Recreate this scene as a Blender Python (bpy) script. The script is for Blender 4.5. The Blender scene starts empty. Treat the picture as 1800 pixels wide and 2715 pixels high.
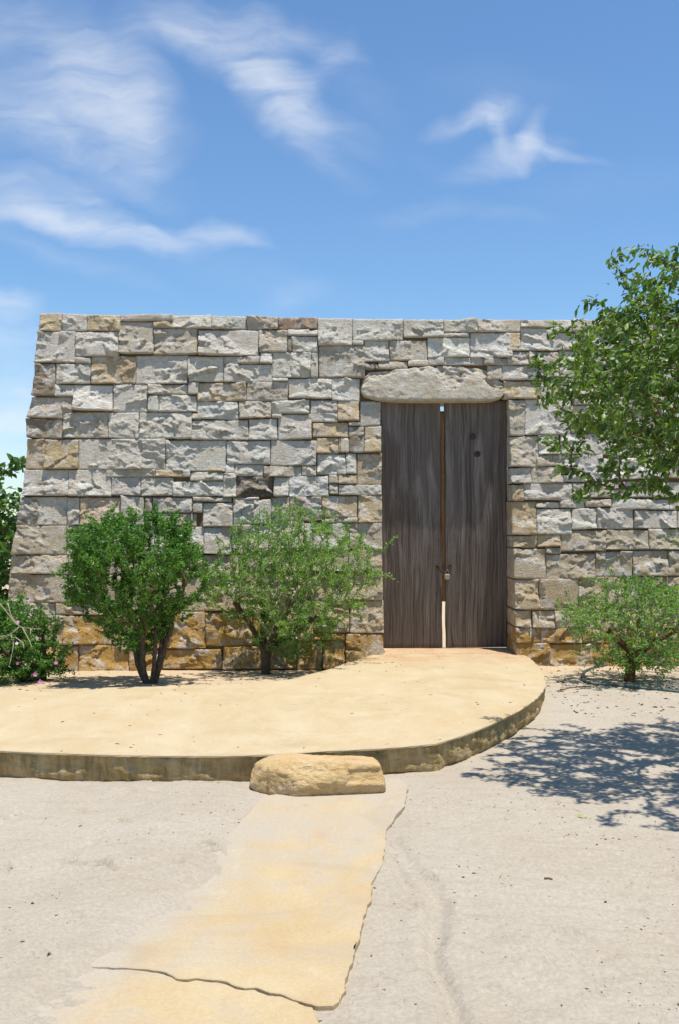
import bpy, math, random
import numpy as np
from mathutils import Vector

# ------------------------------------------------------------------ camera, sky, sun, exposure
SC = bpy.context.scene
COL = SC.collection
IMW, IMH = 1800.0, 2715.0
CAM_Z = 1.6
F = 35.0 / 36.0 * IMH                       # focal length in photograph pixels
HORIZON = 1390.0
PITCH = math.atan((HORIZON - IMH / 2) / F)

cam_d = bpy.data.cameras.new("camera")
cam = bpy.data.objects.new("camera", cam_d)
COL.objects.link(cam)
cam_d.sensor_fit = 'VERTICAL'
cam_d.sensor_height = 36.0
cam_d.lens = 35.0
cam_d.clip_start = 0.05
cam_d.clip_end = 3000.0
cam.location = (0, 0, CAM_Z)
cam.rotation_euler = (math.radians(90) + PITCH, 0, 0)
SC.camera = cam

SUN_DIR = Vector((0.15, -0.125, 1.0)).normalized()      # towards the sun
SUN_EL = math.asin(SUN_DIR.z)
SUN_AZ = math.atan2(SUN_DIR.x, SUN_DIR.y)
sun_d = bpy.data.lights.new("sun", 'SUN')
sun_d.energy = 5.0
sun_d.angle = math.radians(0.53)
sun_d.color = (1.0, 0.965, 0.905)
sun = bpy.data.objects.new("sun", sun_d)
sun.rotation_euler = SUN_DIR.to_track_quat('Z', 'Y').to_euler()
sun.location = (3, -2, 20)
COL.objects.link(sun)

SC.view_settings.view_transform = 'Standard'
SC.view_settings.look = 'None'
SC.view_settings.exposure = 0.25
SC.view_settings.gamma = 1.0
SC.view_settings.use_curve_mapping = False
SC.cycles.use_denoising = True
SC.cycles.max_bounces = 8
SC.cycles.diffuse_bounces = 4
SC.cycles.transparent_max_bounces = 8

SKY_STRENGTH = 0.108
world = bpy.data.worlds.new("World")
SC.world = world
world.use_nodes = True
wt = world.node_tree
wt.nodes.clear()
WN, WL = wt.nodes, wt.links


def wnode(t, **kw):
    n = WN.new(t)
    for k, v in kw.items():
        setattr(n, k, v)
    return n


def wmath(op, a, b=None, clamp=False):
    n = wnode('ShaderNodeMath', operation=op)
    n.use_clamp = clamp
    for i, s in enumerate((a, b)):
        if s is None:
            continue
        if isinstance(s, (int, float)):
            n.inputs[i].default_value = s
        else:
            WL.new(s, n.inputs[i])
    return n.outputs[0]


w_out = wnode('ShaderNodeOutputWorld')
w_bg = wnode('ShaderNodeBackground')
w_bg.inputs['Strength'].default_value = SKY_STRENGTH
sky = wnode('ShaderNodeTexSky', sky_type='NISHITA')
sky.sun_disc = False
sky.sun_elevation = SUN_EL
sky.sun_rotation = SUN_AZ
sky.altitude = 20.0
sky.air_density = 1.15
sky.dust_density = 0.05
sky.ozone_density = 2.2
tc = wnode('ShaderNodeTexCoord')
sep = wnode('ShaderNodeSeparateXYZ')
WL.new(tc.outputs['Generated'], sep.inputs[0])
ay = wmath('MAXIMUM', wmath('ABSOLUTE', sep.outputs['Y']), 0.12)
su = wmath('DIVIDE', sep.outputs['X'], ay)
sv = wmath('DIVIDE', sep.outputs['Z'], ay)
comb = wnode('ShaderNodeCombineXYZ')
WL.new(su, comb.inputs[0])
WL.new(sv, comb.inputs[1])
# slow drift of the streaks
warp = wnode('ShaderNodeTexNoise')
warp.inputs['Scale'].default_value = 6.0
warp.inputs['Detail'].default_value = 4.0
warp.inputs['Roughness'].default_value = 0.55
WL.new(comb.outputs[0], warp.inputs['Vector'])
wsub = wnode('ShaderNodeVectorMath', operation='SUBTRACT')
WL.new(warp.outputs['Color'], wsub.inputs[0])
wsub.inputs[1].default_value = (0.5, 0.5, 0.5)
wscl = wnode('ShaderNodeVectorMath', operation='MULTIPLY')
WL.new(wsub.outputs[0], wscl.inputs[0])
wscl.inputs[1].default_value = (0.09, 0.09, 0.0)
wadd = wnode('ShaderNodeVectorMath', operation='ADD')
WL.new(comb.outputs[0], wadd.inputs[0])
WL.new(wscl.outputs[0], wadd.inputs[1])
# cirrus bands: centre (photo px), angle (deg, clockwise), half length, half width, strength
CIRRUS = [
    (330, 250, 40, 190, 120, .95), (110, 200, 30, 330, 220, .62), (150, 50, 30, 320, 110, .40),
    (150, 330, 28, 330, 90, .50), (290, 430, 35, 200, 42, .34), (400, 330, 70, 110, 60, .35),
    (80, 482, 8, 200, 40, .50), (240, 530, 26, 150, 30, .46), (60, 545, 17, 200, 56, .85),
    (250, 608, 14, 230, 46, .85), (430, 632, -2, 190, 34, .75), (595, 612, 6, 95, 30, .85),
    (660, 634, 10, 60, 18, .45), (160, 690, 22, 260, 34, .34), (20, 815, -4, 90, 40, .95),
    (10, 980, 10, 240, 150, .75), (20, 1130, 5, 240, 120, .80), (0, 1260, 0, 400, 120, .6),
    (470, 55, 16, 150, 60, .62), (620, 110, 32, 220, 75, .62), (715, 210, 62, 200, 75, .72),
    (755, 300, 60, 150, 85, .78), (860, 355, 16, 150, 50, .60), (810, 220, -52, 180, 46, .42),
    (770, 55, 22, 190, 45, .46), (940, 200, 60, 170, 80, .22), (600, 30, 5, 220, 60, .35),
    (1225, 308, -14, 120, 30, .70), (1310, 288, -8, 90, 50, .72), (1330, 345, 58, 80, 30, .60),
    (1350, 408, -20, 170, 42, .80), (1424, 348, -68, 85, 30, .72), (1500, 378, 16, 125, 20, .52),
    (1110, 560, -14, 140, 30, .26), (1330, 555, 5, 140, 26, .20), (760, 805, -30, 110, 46, .30),
    (870, 452, 26, 110, 36, .26), (1300, 215, 0, 260, 90, .16), (1600, 470, -10, 260, 60, .12),
    (600, 720, 10, 420, 60, .16), (1120, 410, 30, 90, 30, .16),
]
dens = None
for (cx, cy, ang, L, W, amp) in CIRRUS:
    mp = wnode('ShaderNodeMapping', vector_type='TEXTURE')
    mp.inputs['Location'].default_value = ((cx - 900) / F, (HORIZON - cy) / F, 0)
    mp.inputs['Rotation'].default_value = (0, 0, -math.radians(ang))
    mp.inputs['Scale'].default_value = (1.35 * L / F, 1.35 * W / F, 1)
    WL.new(wadd.outputs[0], mp.inputs['Vector'])
    gr = wnode('ShaderNodeTexGradient', gradient_type='SPHERICAL')
    WL.new(mp.outputs[0], gr.inputs[0])
    e = wmath('MULTIPLY', gr.outputs['Fac'], amp)
    dens = e if dens is None else wmath('ADD', dens, e)
# fibres, drawn out along the wind
fm = wnode('ShaderNodeMapping')
fm.inputs['Rotation'].default_value = (0, 0, math.radians(24))
fm.inputs['Scale'].default_value = (7.0, 26.0, 1)
WL.new(wadd.outputs[0], fm.inputs['Vector'])
fn = wnode('ShaderNodeTexNoise')
fn.inputs['Scale'].default_value = 1.0
fn.inputs['Detail'].default_value = 5.0
fn.inputs['Roughness'].default_value = 0.55
fn.inputs['Distortion'].default_value = 0.6
WL.new(fm.outputs[0], fn.inputs['Vector'])
fib = wnode('ShaderNodeMapRange')
WL.new(fn.outputs['Fac'], fib.inputs['Value'])
fib.inputs['From Min'].default_value = 0.28
fib.inputs['From Max'].default_value = 0.72
fib.inputs['To Min'].default_value = 0.30
fib.inputs['To Max'].default_value = 1.40
fn2m = wnode('ShaderNodeMapping')
fn2m.inputs['Rotation'].default_value = (0, 0, math.radians(38))
fn2m.inputs['Scale'].default_value = (9.0, 34.0, 1)
WL.new(wadd.outputs[0], fn2m.inputs['Vector'])
fn2 = wnode('ShaderNodeTexNoise')
fn2.inputs['Scale'].default_value = 1.0
fn2.inputs['Detail'].default_value = 4.0
fn2.inputs['Roughness'].default_value = 0.62
fn2.inputs['Distortion'].default_value = 0.8
WL.new(fn2m.outputs[0], fn2.inputs['Vector'])
fib2 = wnode('ShaderNodeMapRange')
WL.new(fn2.outputs['Fac'], fib2.inputs['Value'])
fib2.inputs['From Min'].default_value = 0.30
fib2.inputs['From Max'].default_value = 0.70
fib2.inputs['To Min'].default_value = 0.55
fib2.inputs['To Max'].default_value = 1.25
wd = wmath('MULTIPLY', wmath('POWER', dens, 1.25), fib.outputs[0])
wd = wmath('MULTIPLY', wd, fib2.outputs[0])
wd = wmath('SUBTRACT', 1.0, wmath('EXPONENT', wmath('MULTIPLY', wd, -0.72)))
wd = wmath('MULTIPLY', wd, 0.82)
wmix = wnode('ShaderNodeMixRGB')
WL.new(wd, wmix.inputs['Fac'])
wtint = wnode('ShaderNodeMixRGB', blend_type='MULTIPLY')
wtint.inputs['Fac'].default_value = 1.0
wtint.inputs['Color2'].default_value = (0.81, 1.02, 1.20, 1)
WL.new(sky.outputs[0], wtint.inputs['Color1'])
WL.new(wtint.outputs[0], wmix.inputs['Color1'])
wmix.inputs['Color2'].default_value = (7.4, 7.6, 7.9, 1)
WL.new(wmix.outputs[0], w_bg.inputs['Color'])
WL.new(w_bg.outputs[0], w_out.inputs['Surface'])

# ------------------------------------------------------------------ helpers
rng = np.random.default_rng(7)
random.seed(7)
_cp, _sp = math.cos(PITCH), math.sin(PITCH)


def ray(px, py):
    """direction (with y = 1 scale kept free) of a photograph pixel"""
    a = (px - IMW / 2) / F
    b = (IMH / 2 - py) / F
    return np.array([a, _cp - b * _sp, _sp + b * _cp])


def at_depth(px, py, y):
    d = ray(px, py)
    t = y / d[1]
    return np.array([d[0] * t, y, CAM_Z + d[2] * t])


def at_z(px, py, z):
    d = ray(px, py)
    t = (z - CAM_Z) / d[2]
    return np.array([d[0] * t, d[1] * t, z])


WALL_K = 0.17                       # batter of the wall face
WALL_Y0 = 11.28 - 2.95 * WALL_K     # y of the face at z = 0


def at_wall(px, py):
    d = ray(px, py)
    t = (WALL_Y0 + WALL_K * CAM_Z) / (d[1] - WALL_K * d[2])
    return np.array([d[0] * t, d[1] * t, CAM_Z + d[2] * t])


def _hash(ix, iy, iz, seed):
    h = (ix.astype(np.int64) * 374761393 + iy.astype(np.int64) * 668265263
         + iz.astype(np.int64) * 2147483647 + seed * 974711) & 0xFFFFFFFF
    h = ((h ^ (h >> 13)) * 1274126177) & 0xFFFFFFFF
    h = (h ^ (h >> 16)) & 0xFFFFFFFF
    h = (h * 2246822519) & 0xFFFFFFFF
    return (h ^ (h >> 15)) & 0xFFFFFFFF


_G = np.array([[1, 1, 0], [-1, 1, 0], [1, -1, 0], [-1, -1, 0], [1, 0, 1], [-1, 0, 1], [1, 0, -1], [-1, 0, -1],
               [0, 1, 1], [0, -1, 1], [0, 1, -1], [0, -1, -1]], float)


def perlin(x, y, z=0.0, seed=0):
    x, y, z = np.broadcast_arrays(np.asarray(x, float), np.asarray(y, float), np.asarray(z, float))
    xi, yi, zi = np.floor(x), np.floor(y), np.floor(z)
    xf, yf, zf = x - xi, y - yi, z - zi
    u, v, w = [t * t * t * (t * (t * 6 - 15) + 10) for t in (xf, yf, zf)]
    out = 0
    for dx in (0, 1):
        for dy in (0, 1):
            for dz in (0, 1):
                g = _G[_hash(xi + dx, yi + dy, zi + dz, seed) % 12]
                d = g[..., 0] * (xf - dx) + g[..., 1] * (yf - dy) + g[..., 2] * (zf - dz)
                out = out + d * (u if dx else 1 - u) * (v if dy else 1 - v) * (w if dz else 1 - w)
    return out


def fbm(x, y, z=0.0, seed=0, oct=4, rough=0.5):
    a, s, o = 1.0, 1.0, 0.0
    for i in range(oct):
        o = o + a * perlin(x * s, y * s, np.asarray(z) * s, seed + i * 17)
        a *= rough
        s *= 2.03
    return o


def sstep(a, b, x):
    t = np.clip((np.asarray(x, float) - a) / (b - a), 0, 1)
    return t * t * (3 - 2 * t)


WLOC = {}


def link(o, parent=None, origin=(0, 0, 0)):
    COL.objects.link(o)
    origin = np.asarray(origin, float)
    WLOC[o.name] = origin
    if parent is not None:
        o.parent = parent
        o.location = origin - WLOC[parent.name]
    else:
        o.location = origin
    return o


def empty(name, loc, label=None, cat=None, group=None, kind=None):
    o = bpy.data.objects.new(name, None)
    o.empty_display_size = 0.1
    link(o, None, loc)
    tag(o, label, cat, group, kind)
    return o


def tag(o, label=None, cat=None, group=None, kind=None):
    if label:
        o['label'] = label
    if cat:
        o['category'] = cat
    if group:
        o['group'] = group
    if kind:
        o['kind'] = kind
    return o


def mesh_obj(name, verts, faces, mat, parent=None, origin=None, smooth=False, color=None):
    """verts in world coordinates; origin = middle of the underside unless given"""
    V = np.asarray(verts, float)
    if origin is None:
        lo, hi = V.min(0), V.max(0)
        origin = np.array([(lo[0] + hi[0]) / 2, (lo[1] + hi[1]) / 2, lo[2]])
    V = V - np.asarray(origin, float)
    me = bpy.data.meshes.new(name)
    if isinstance(faces, np.ndarray):
        n, k = faces.shape
        me.vertices.add(len(V))
        me.vertices.foreach_set('co', V.astype(np.float32).ravel())
        me.loops.add(n * k)
        me.loops.foreach_set('vertex_index', faces.astype(np.int32).ravel())
        me.polygons.add(n)
        me.polygons.foreach_set('loop_start', np.arange(0, n * k, k, dtype=np.int32))
        me.polygons.foreach_set('loop_total', np.full(n, k, np.int32))
        me.update(calc_edges=True)
    else:
        me.from_pydata([tuple(v) for v in V], [], [tuple(int(i) for i in f) for f in faces])
        me.update()
    if smooth:
        me.polygons.foreach_set('use_smooth', np.ones(len(me.polygons), bool))
    me.materials.append(mat)
    o = bpy.data.objects.new(name, me)
    link(o, parent, origin)
    if color is not None:
        o.color = (color[0], color[1], color[2], 1)
    return o


def grid_faces(nu, nv, off=0):
    i = np.arange(nu - 1)
    j = np.arange(nv - 1)
    I, J = np.meshgrid(i, j, indexing='ij')
    a = I * nv + J
    return (np.stack([a, a + nv, a + nv + 1, a + 1], -1).reshape(-1, 4) + off)


# ------------------------------------------------------------------ layout lines on the ground
TERR_Z = 0.18


def line_px(pts, z):
    return np.array([at_z(x, y, z)[:2] for x, y in pts])


PATH_Z = 0.030
LEFT_EDGE = line_px([(670, 2040), (668, 2120), (640, 2210), (605, 2290), (525, 2385), (380, 2490), (295, 2560),
                     (185, 2640), (75, 2720), (-105, 2860), (-365, 3060)], PATH_Z)
RIGHT_EDGE = line_px([(1060, 2060), (1082, 2085), (1070, 2135), (1022, 2200), (1022, 2235), (1012, 2290), (985, 2340), (982, 2380),
                      (962, 2430), (955, 2470), (935, 2530), (915, 2590), (912, 2625)], PATH_Z)
TRACK = line_px([(1030, 2270), (1075, 2350), (1150, 2400), (1140, 2470), (1150, 2560), (1190, 2640), (1230, 2760)], 0)
TRACK2 = line_px([(1045, 2240), (1110, 2330), (1180, 2400), (1165, 2500)], 0)


# ------------------------------------------------------------------ materials
def new_mat(name):
    m = bpy.data.materials.new(name)
    m.use_nodes = True
    nt = m.node_tree
    nt.nodes.clear()
    out = nt.nodes.new('ShaderNodeOutputMaterial')
    return m, nt, out


class NT:
    def __init__(self, nt):
        self.nt, self.N, self.L = nt, nt.nodes, nt.links

    def n(self, t, **kw):
        x = self.N.new(t)
        for k, v in kw.items():
            setattr(x, k, v)
        return x

    def set(self, sock, v):
        if isinstance(v, bpy.types.NodeSocket):
            self.L.new(v, sock)
        elif isinstance(v, (tuple, list)) and len(v) == 3 and len(getattr(sock, 'default_value', [])) == 4:
            sock.default_value = (*v, 1)
        else:
            sock.default_value = v

    def noise(self, vec, scale, detail=4, rough=0.5, dist=0.0):
        x = self.n('ShaderNodeTexNoise')
        self.set(x.inputs['Vector'], vec)
        x.inputs['Scale'].default_value = scale
        x.inputs['Detail'].default_value = detail
        x.inputs['Roughness'].default_value = rough
        x.inputs['Distortion'].default_value = dist
        return x.outputs['Fac']

    def rng(self, v, a, b, c=0.0, d=1.0):
        x = self.n('ShaderNodeMapRange')
        self.set(x.inputs['Value'], v)
        for k, q in zip(('From Min', 'From Max', 'To Min', 'To Max'), (a, b, c, d)):
            x.inputs[k].default_value = q
        return x.outputs[0]

    def mix(self, fac, a, b, mode='MIX'):
        x = self.n('ShaderNodeMixRGB', blend_type=mode)
        self.set(x.inputs['Fac'], fac)
        self.set(x.inputs['Color1'], a)
        self.set(x.inputs['Color2'], b)
        return x.outputs[0]

    def math(self, op, a, b=0.0):
        x = self.n('ShaderNodeMath', operation=op)
        self.set(x.inputs[0], a)
        self.set(x.inputs[1], b)
        return x.outputs[0]

    def mapping(self, vec, scale=(1, 1, 1), rot=(0, 0, 0), loc=(0, 0, 0)):
        x = self.n('ShaderNodeMapping')
        self.set(x.inputs['Vector'], vec)
        x.inputs['Scale'].default_value = scale
        x.inputs['Rotation'].default_value = rot
        x.inputs['Location'].default_value = loc
        return x.outputs[0]

    def pos(self):
        return self.n('ShaderNodeNewGeometry').outputs['Position']

    def bump(self, h, dist, strength=1.0, normal=None):
        x = self.n('ShaderNodeBump')
        self.set(x.inputs['Height'], h)
        x.inputs['Distance'].default_value = dist
        x.inputs['Strength'].default_value = strength
        if normal is not None:
            self.L.new(normal, x.inputs['Normal'])
        return x.outputs[0]

    def principled(self, out, color, rough=0.9, normal=None, spec=0.25, metal=0.0):
        p = self.n('ShaderNodeBsdfPrincipled')
        self.set(p.inputs['Base Color'], color)
        self.set(p.inputs['Roughness'], rough)
        p.inputs['Specular IOR Level'].default_value = spec
        p.inputs['Metallic'].default_value = metal
        if normal is not None:
            self.L.new(normal, p.inputs['Normal'])
        self.L.new(p.outputs[0], out.inputs['Surface'])
        return p


def mat_stone(name='wall_stone'):
    m, nt, out = new_mat(name)
    k = NT(nt)
    P = k.pos()
    info = k.n('ShaderNodeObjectInfo')
    # every stone has a place of its own in the pattern
    off = k.n('ShaderNodeVectorMath', operation='SCALE')
    k.set(off.inputs[0], (37.0, 19.0, 53.0))
    k.L.new(info.outputs['Random'], off.inputs['Scale'])
    pv = k.n('ShaderNodeVectorMath', operation='ADD')
    k.L.new(P, pv.inputs[0])
    k.L.new(off.outputs[0], pv.inputs[1])
    V = pv.outputs[0]
    base = info.outputs['Color']
    big = k.noise(V, 5.0, 4, 0.6, 0.6)
    c = k.mix(k.rng(big, 0.52, 0.70, 0, 0.40), base, (0.46, 0.33, 0.17))
    pale = k.noise(k.mapping(V, (1, 1, 1), loc=(9, 4, 2)), 6.5, 5, 0.65, 0.8)
    c = k.mix(k.rng(pale, 0.48, 0.64, 0, 0.7), c, (0.71, 0.685, 0.635))
    grey = k.noise(k.mapping(V, (1, 1, 1.6), loc=(3, 14, 7)), 9, 5, 0.65, 0.5)
    c = k.mix(k.rng(grey, 0.54, 0.70, 0, 0.5), c, (0.40, 0.365, 0.315))
    vein = k.noise(k.mapping(V, (14, 14, 40), (0.5, 0.6, 0.2)), 1.0, 5, 0.6, 1.0)
    c = k.mix(k.rng(vein, 0.40, 0.68, 0.0, 0.30), c, k.mix(1.0, c, (0.55, 0.47, 0.40), 'MULTIPLY'))
    sp = k.noise(V, 120, 3, 0.7)
    c = k.mix(1.0, c, k.mix(k.rng(sp, 0.3, 0.7), (0.66, 0.65, 0.63), (1.28, 1.28, 1.28)), 'MULTIPLY')
    h1 = k.noise(V, 38, 7, 0.72, 0.6)
    h2 = k.noise(k.mapping(V, (30, 30, 75), (0.3, 0.5, 0.4)), 1.0, 5, 0.65, 1.2)
    hh = k.math('ADD', h1, k.math('MULTIPLY', h2, 0.9))
    nrm = k.bump(hh, 0.026, 0.9)
    k.principled(out, c, 0.92, nrm, 0.15)
    return m


def mat_core():
    m, nt, out = new_mat('earth_mortar')
    k = NT(nt)
    P = k.pos()
    c = k.mix(k.noise(P, 12, 4), (0.13, 0.085, 0.045), (0.23, 0.155, 0.085))
    k.principled(out, c, 1.0, k.bump(k.noise(P, 60, 5, 0.7), 0.01), 0.05)
    return m


def mat_sand():
    m, nt, out = new_mat('pale_sand')
    k = NT(nt)
    P = k.pos()
    big = k.noise(P, 0.9, 4, 0.55, 0.3)
    c = k.mix(k.rng(big, 0.35, 0.68), (0.430, 0.376, 0.299), (0.395, 0.336, 0.257))
    mid = k.noise(k.mapping(P, (1.0, 2.6, 1), (0, 0, 0.25)), 4.0, 5, 0.62, 0.5)
    c = k.mix(k.rng(mid, 0.50, 0.74, 0, 0.50), c, (0.345, 0.285, 0.208))
    # ochre earth near the wall
    sp = k.n('ShaderNodeSeparateXYZ')
    k.L.new(P, sp.inputs[0])
    near = k.rng(k.math('ADD', sp.outputs['Y'], k.math('SUBTRACT', k.math('MULTIPLY', k.noise(P, 2.2, 3), 1.4), k.math('MULTIPLY', sp.outputs['X'], 0.35))), 9.2, 10.5)
    c = k.mix(k.math('MULTIPLY', near, 0.85), c, (0.53, 0.395, 0.245))
    fine = k.noise(P, 55, 5, 0.75)
    c = k.mix(1.0, c, k.mix(k.rng(fine, 0.32, 0.68), (0.84, 0.83, 0.81), (1.12, 1.12, 1.12)), 'MULTIPLY')
    # dark grains and crumbs gathered in patches
    patch = k.rng(k.noise(P, 2.3, 3, 0.6), 0.48, 0.66)
    vo = k.n('ShaderNodeTexVoronoi', feature='F1')
    k.L.new(P, vo.inputs['Vector'])
    vo.inputs['Scale'].default_value = 75
    crumb = k.rng(vo.outputs['Distance'], 0.12, 0.28, 1, 0)
    pick = k.rng(k.noise(P, 26, 2), 0.55, 0.66)
    cr = k.math('MULTIPLY', k.math('MULTIPLY', crumb, pick), k.math('ADD', k.math('MULTIPLY', patch, 0.9), 0.22))
    c = k.mix(cr, c, (0.13, 0.095, 0.06))
    hh = k.math('ADD', k.noise(P, 34, 6, 0.72), k.math('MULTIPLY', k.noise(P, 9, 4, 0.6), 1.2))
    nrm = k.bump(hh, 0.016, 0.7)
    k.principled(out, c, 0.95, nrm, 0.1)
    return m


def mat_ochre(name, dust=0.0, red_door=False):
    m, nt, out = new_mat(name)
    k = NT(nt)
    P = k.pos()
    c = k.mix(k.rng(k.noise(k.mapping(P, (1.5, 0.8, 1), (0, 0, 0.1)), 2.0, 5, 0.6, 0.6), 0.34, 0.66),
              (0.492, 0.396, 0.248), (0.462, 0.352, 0.202))
    pal = k.noise(k.mapping(P, (1.8, 0.9, 1), (0, 0, 0.3), (5, 2, 0)), 2.0, 5, 0.6, 0.4)
    c = k.mix(k.rng(pal, 0.46, 0.68, 0, 0.65), c, (0.520, 0.430, 0.280))
    pk = k.noise(k.mapping(P, (1.6, 0.8, 1), (0, 0, -0.3), (1, 8, 0)), 1.2, 4, 0.6, 0.4)
    c = k.mix(k.rng(pk, 0.55, 0.72, 0, 0.45), c, (0.46, 0.315, 0.165))
    if red_door:
        sp = k.n('ShaderNodeSeparateXYZ')
        k.L.new(P, sp.inputs[0])
        nz = k.noise(k.mapping(P, (2, 7, 1)), 1.6, 5, 0.65, 0.6)
        dr = k.math('MULTIPLY', k.rng(sp.outputs['Y'], 10.0, 10.9), k.rng(nz, 0.42, 0.6))
        c = k.mix(k.math('MULTIPLY', dr, 0.75), c, (0.42, 0.19, 0.10))
    if dust > 0:
        sp = k.n('ShaderNodeSeparateXYZ')
        k.L.new(P, sp.inputs[0])
        dz = k.noise(P, 2.6, 5, 0.6, 0.8)
        up = k.rng(sp.outputs['Y'], 3.9, 5.9, 0.0, 0.28)
        d = k.rng(k.math('ADD', dz, up), 0.48, 0.80, 0.0, dust)
        c = k.mix(1.0, c, (0.96, 0.92, 0.86), 'MULTIPLY')
        # sand feathering in over the buried edge
        ramp = k.n('ShaderNodeValToRGB')
        ys_ = LEFT_EDGE[:, 1][::-1]
        xs_ = LEFT_EDGE[:, 0][::-1]
        el = ramp.color_ramp.elements
        tt = np.linspace(0.0, 1.0, 12)
        while len(el) < len(tt):
            el.new(0.5)
        for i_, t_ in enumerate(tt):
            yv = 2.4 + t_ * 3.8
            xv = (float(np.interp(yv, ys_, xs_)) + 3.0) / 3.0
            el[i_].position = float(t_)
            el[i_].color = (xv, xv, xv, 1)
        k.L.new(k.rng(sp.outputs['Y'], 2.4, 6.2), ramp.inputs[0])
        xl = k.math('SUBTRACT', k.math('MULTIPLY', ramp.outputs['Color'], 3.0), 3.0)
        sd_ = k.math('SUBTRACT', sp.outputs['X'], xl)
        sd_ = k.math('ADD', sd_, k.math('MULTIPLY', k.math('SUBTRACT', k.noise(P, 4.5, 6, 0.68, 0.4), 0.5), 0.40))
        dl = k.rng(sd_, -0.04, 0.24, 1.0, 0.0)
        d = k.math('MAXIMUM', d, dl)
        c = k.mix(d, c, (0.412, 0.354, 0.275))
    fine = k.noise(P, 70, 4, 0.7)
    c = k.mix(1.0, c, k.mix(k.rng(fine, 0.3, 0.7), (0.91, 0.90, 0.88), (1.06, 1.06, 1.06)), 'MULTIPLY')
    pit = k.noise(P, 14, 5, 0.7)
    c = k.mix(k.rng(pit, 0.62, 0.78, 0, 0.40), c, (0.30, 0.20, 0.10))
    stn = k.noise(k.mapping(P, (1, 1.5, 1), loc=(2, 6, 1)), 0.9, 7, 0.68, 1.4)
    c = k.mix(k.rng(stn, 0.54, 0.70, 0, 0.40), c, (0.34, 0.245, 0.135))
    scf = k.noise(k.mapping(P, (4.0, 2.2, 1), (0, 0, 0.55), (4, 1, 3)), 2.2, 6, 0.7, 0.8)
    c = k.mix(k.rng(scf, 0.60, 0.74, 0, 0.35), c, (0.53, 0.48, 0.38))
    nrm = k.bump(k.math('ADD', k.noise(P, 40, 5, 0.7), k.noise(P, 7, 3, 0.5)), 0.006, 0.5)
    k.principled(out, c, 0.9, nrm, 0.15)
    return m


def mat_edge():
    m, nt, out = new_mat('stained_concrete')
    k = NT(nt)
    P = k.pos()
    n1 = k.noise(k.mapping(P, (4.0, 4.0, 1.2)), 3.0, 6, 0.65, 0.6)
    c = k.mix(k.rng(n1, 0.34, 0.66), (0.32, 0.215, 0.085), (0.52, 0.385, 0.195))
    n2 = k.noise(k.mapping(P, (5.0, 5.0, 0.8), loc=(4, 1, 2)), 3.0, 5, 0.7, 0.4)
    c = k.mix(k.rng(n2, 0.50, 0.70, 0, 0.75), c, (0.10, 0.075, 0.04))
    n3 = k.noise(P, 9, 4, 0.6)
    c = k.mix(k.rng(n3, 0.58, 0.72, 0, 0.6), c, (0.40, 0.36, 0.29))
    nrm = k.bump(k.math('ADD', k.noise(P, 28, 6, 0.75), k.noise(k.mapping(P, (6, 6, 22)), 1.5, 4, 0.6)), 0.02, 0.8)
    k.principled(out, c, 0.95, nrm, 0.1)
    return m


def mat_wood():
    m, nt, out = new_mat('weathered_wood')
    k = NT(nt)
    obj = k.n('ShaderNodeTexCoord').outputs['Object']
    info = k.n('ShaderNodeObjectInfo')
    off = k.n('ShaderNodeVectorMath', operation='SCALE')
    k.set(off.inputs[0], (7.0, 3.0, 5.0))
    k.L.new(info.outputs['Random'], off.inputs['Scale'])
    pv = k.n('ShaderNodeVectorMath', operation='ADD')
    k.L.new(obj, pv.inputs[0])
    k.L.new(off.outputs[0], pv.inputs[1])
    V = pv.outputs[0]
    # bend the grain sideways slowly along the board
    bend = k.noise(k.mapping(V, (1.5, 1, 0.5)), 1.6, 3, 0.5)
    comb = k.n('ShaderNodeCombineXYZ')
    k.L.new(k.math('MULTIPLY', k.math('SUBTRACT', bend, 0.5), 0.17), comb.inputs[0])
    va = k.n('ShaderNodeVectorMath', operation='ADD')
    k.L.new(V, va.inputs[0])
    k.L.new(comb.outputs[0], va.inputs[1])
    W = va.outputs[0]
    g1 = k.noise(k.mapping(W, (38, 6, 0.50)), 1.0, 7, 0.72, 0.1)
    g2 = k.noise(k.mapping(W, (130, 10, 1.5), loc=(3, 1, 1)), 1.0, 5, 0.7, 0.2)
    g3 = k.noise(k.mapping(W, (7, 3, 0.5), loc=(1, 5, 2)), 1.0, 4, 0.55)
    c = k.mix(k.rng(g1, 0.32, 0.68), (0.044, 0.031, 0.024), (0.195, 0.155, 0.130))
    c = k.mix(k.rng(g3, 0.40, 0.66, 0, 0.55), c, (0.080, 0.054, 0.039))
    c = k.mix(k.rng(g2, 0.52, 0.74, 0, 0.65), c, (0.31, 0.265, 0.232))
    c = k.mix(k.rng(g2, 0.28, 0.46, 0.85, 0), c, (0.022, 0.015, 0.012))
    # sun-bleached upper half with pale drifts
    sp = k.n('ShaderNodeSeparateXYZ')
    k.L.new(obj, sp.inputs[0])
    up = k.rng(sp.outputs['Z'], 0.2, 2.7)
    bl = k.noise(k.mapping(W, (9, 3, 1.1), loc=(8, 2, 4)), 1.0, 4, 0.6, 0.5)
    c = k.mix(k.math('MULTIPLY', k.rng(bl, 0.50, 0.74), k.math('ADD', k.math('MULTIPLY', up, 0.7), 0.08)),
              c, (0.42, 0.375, 0.36))
    c = k.mix(k.math('MULTIPLY', up, 0.28), c, (0.19, 0.165, 0.15))
    c = k.mix(k.rng(g1, 0.30, 0.46, 0.55, 0), c, (0.022, 0.016, 0.013))
    hh = k.math('ADD', g1, k.math('MULTIPLY', g2, 0.7))
    k.principled(out, c, 0.75, k.bump(hh, 0.012, 0.8), 0.25)
    return m


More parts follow.
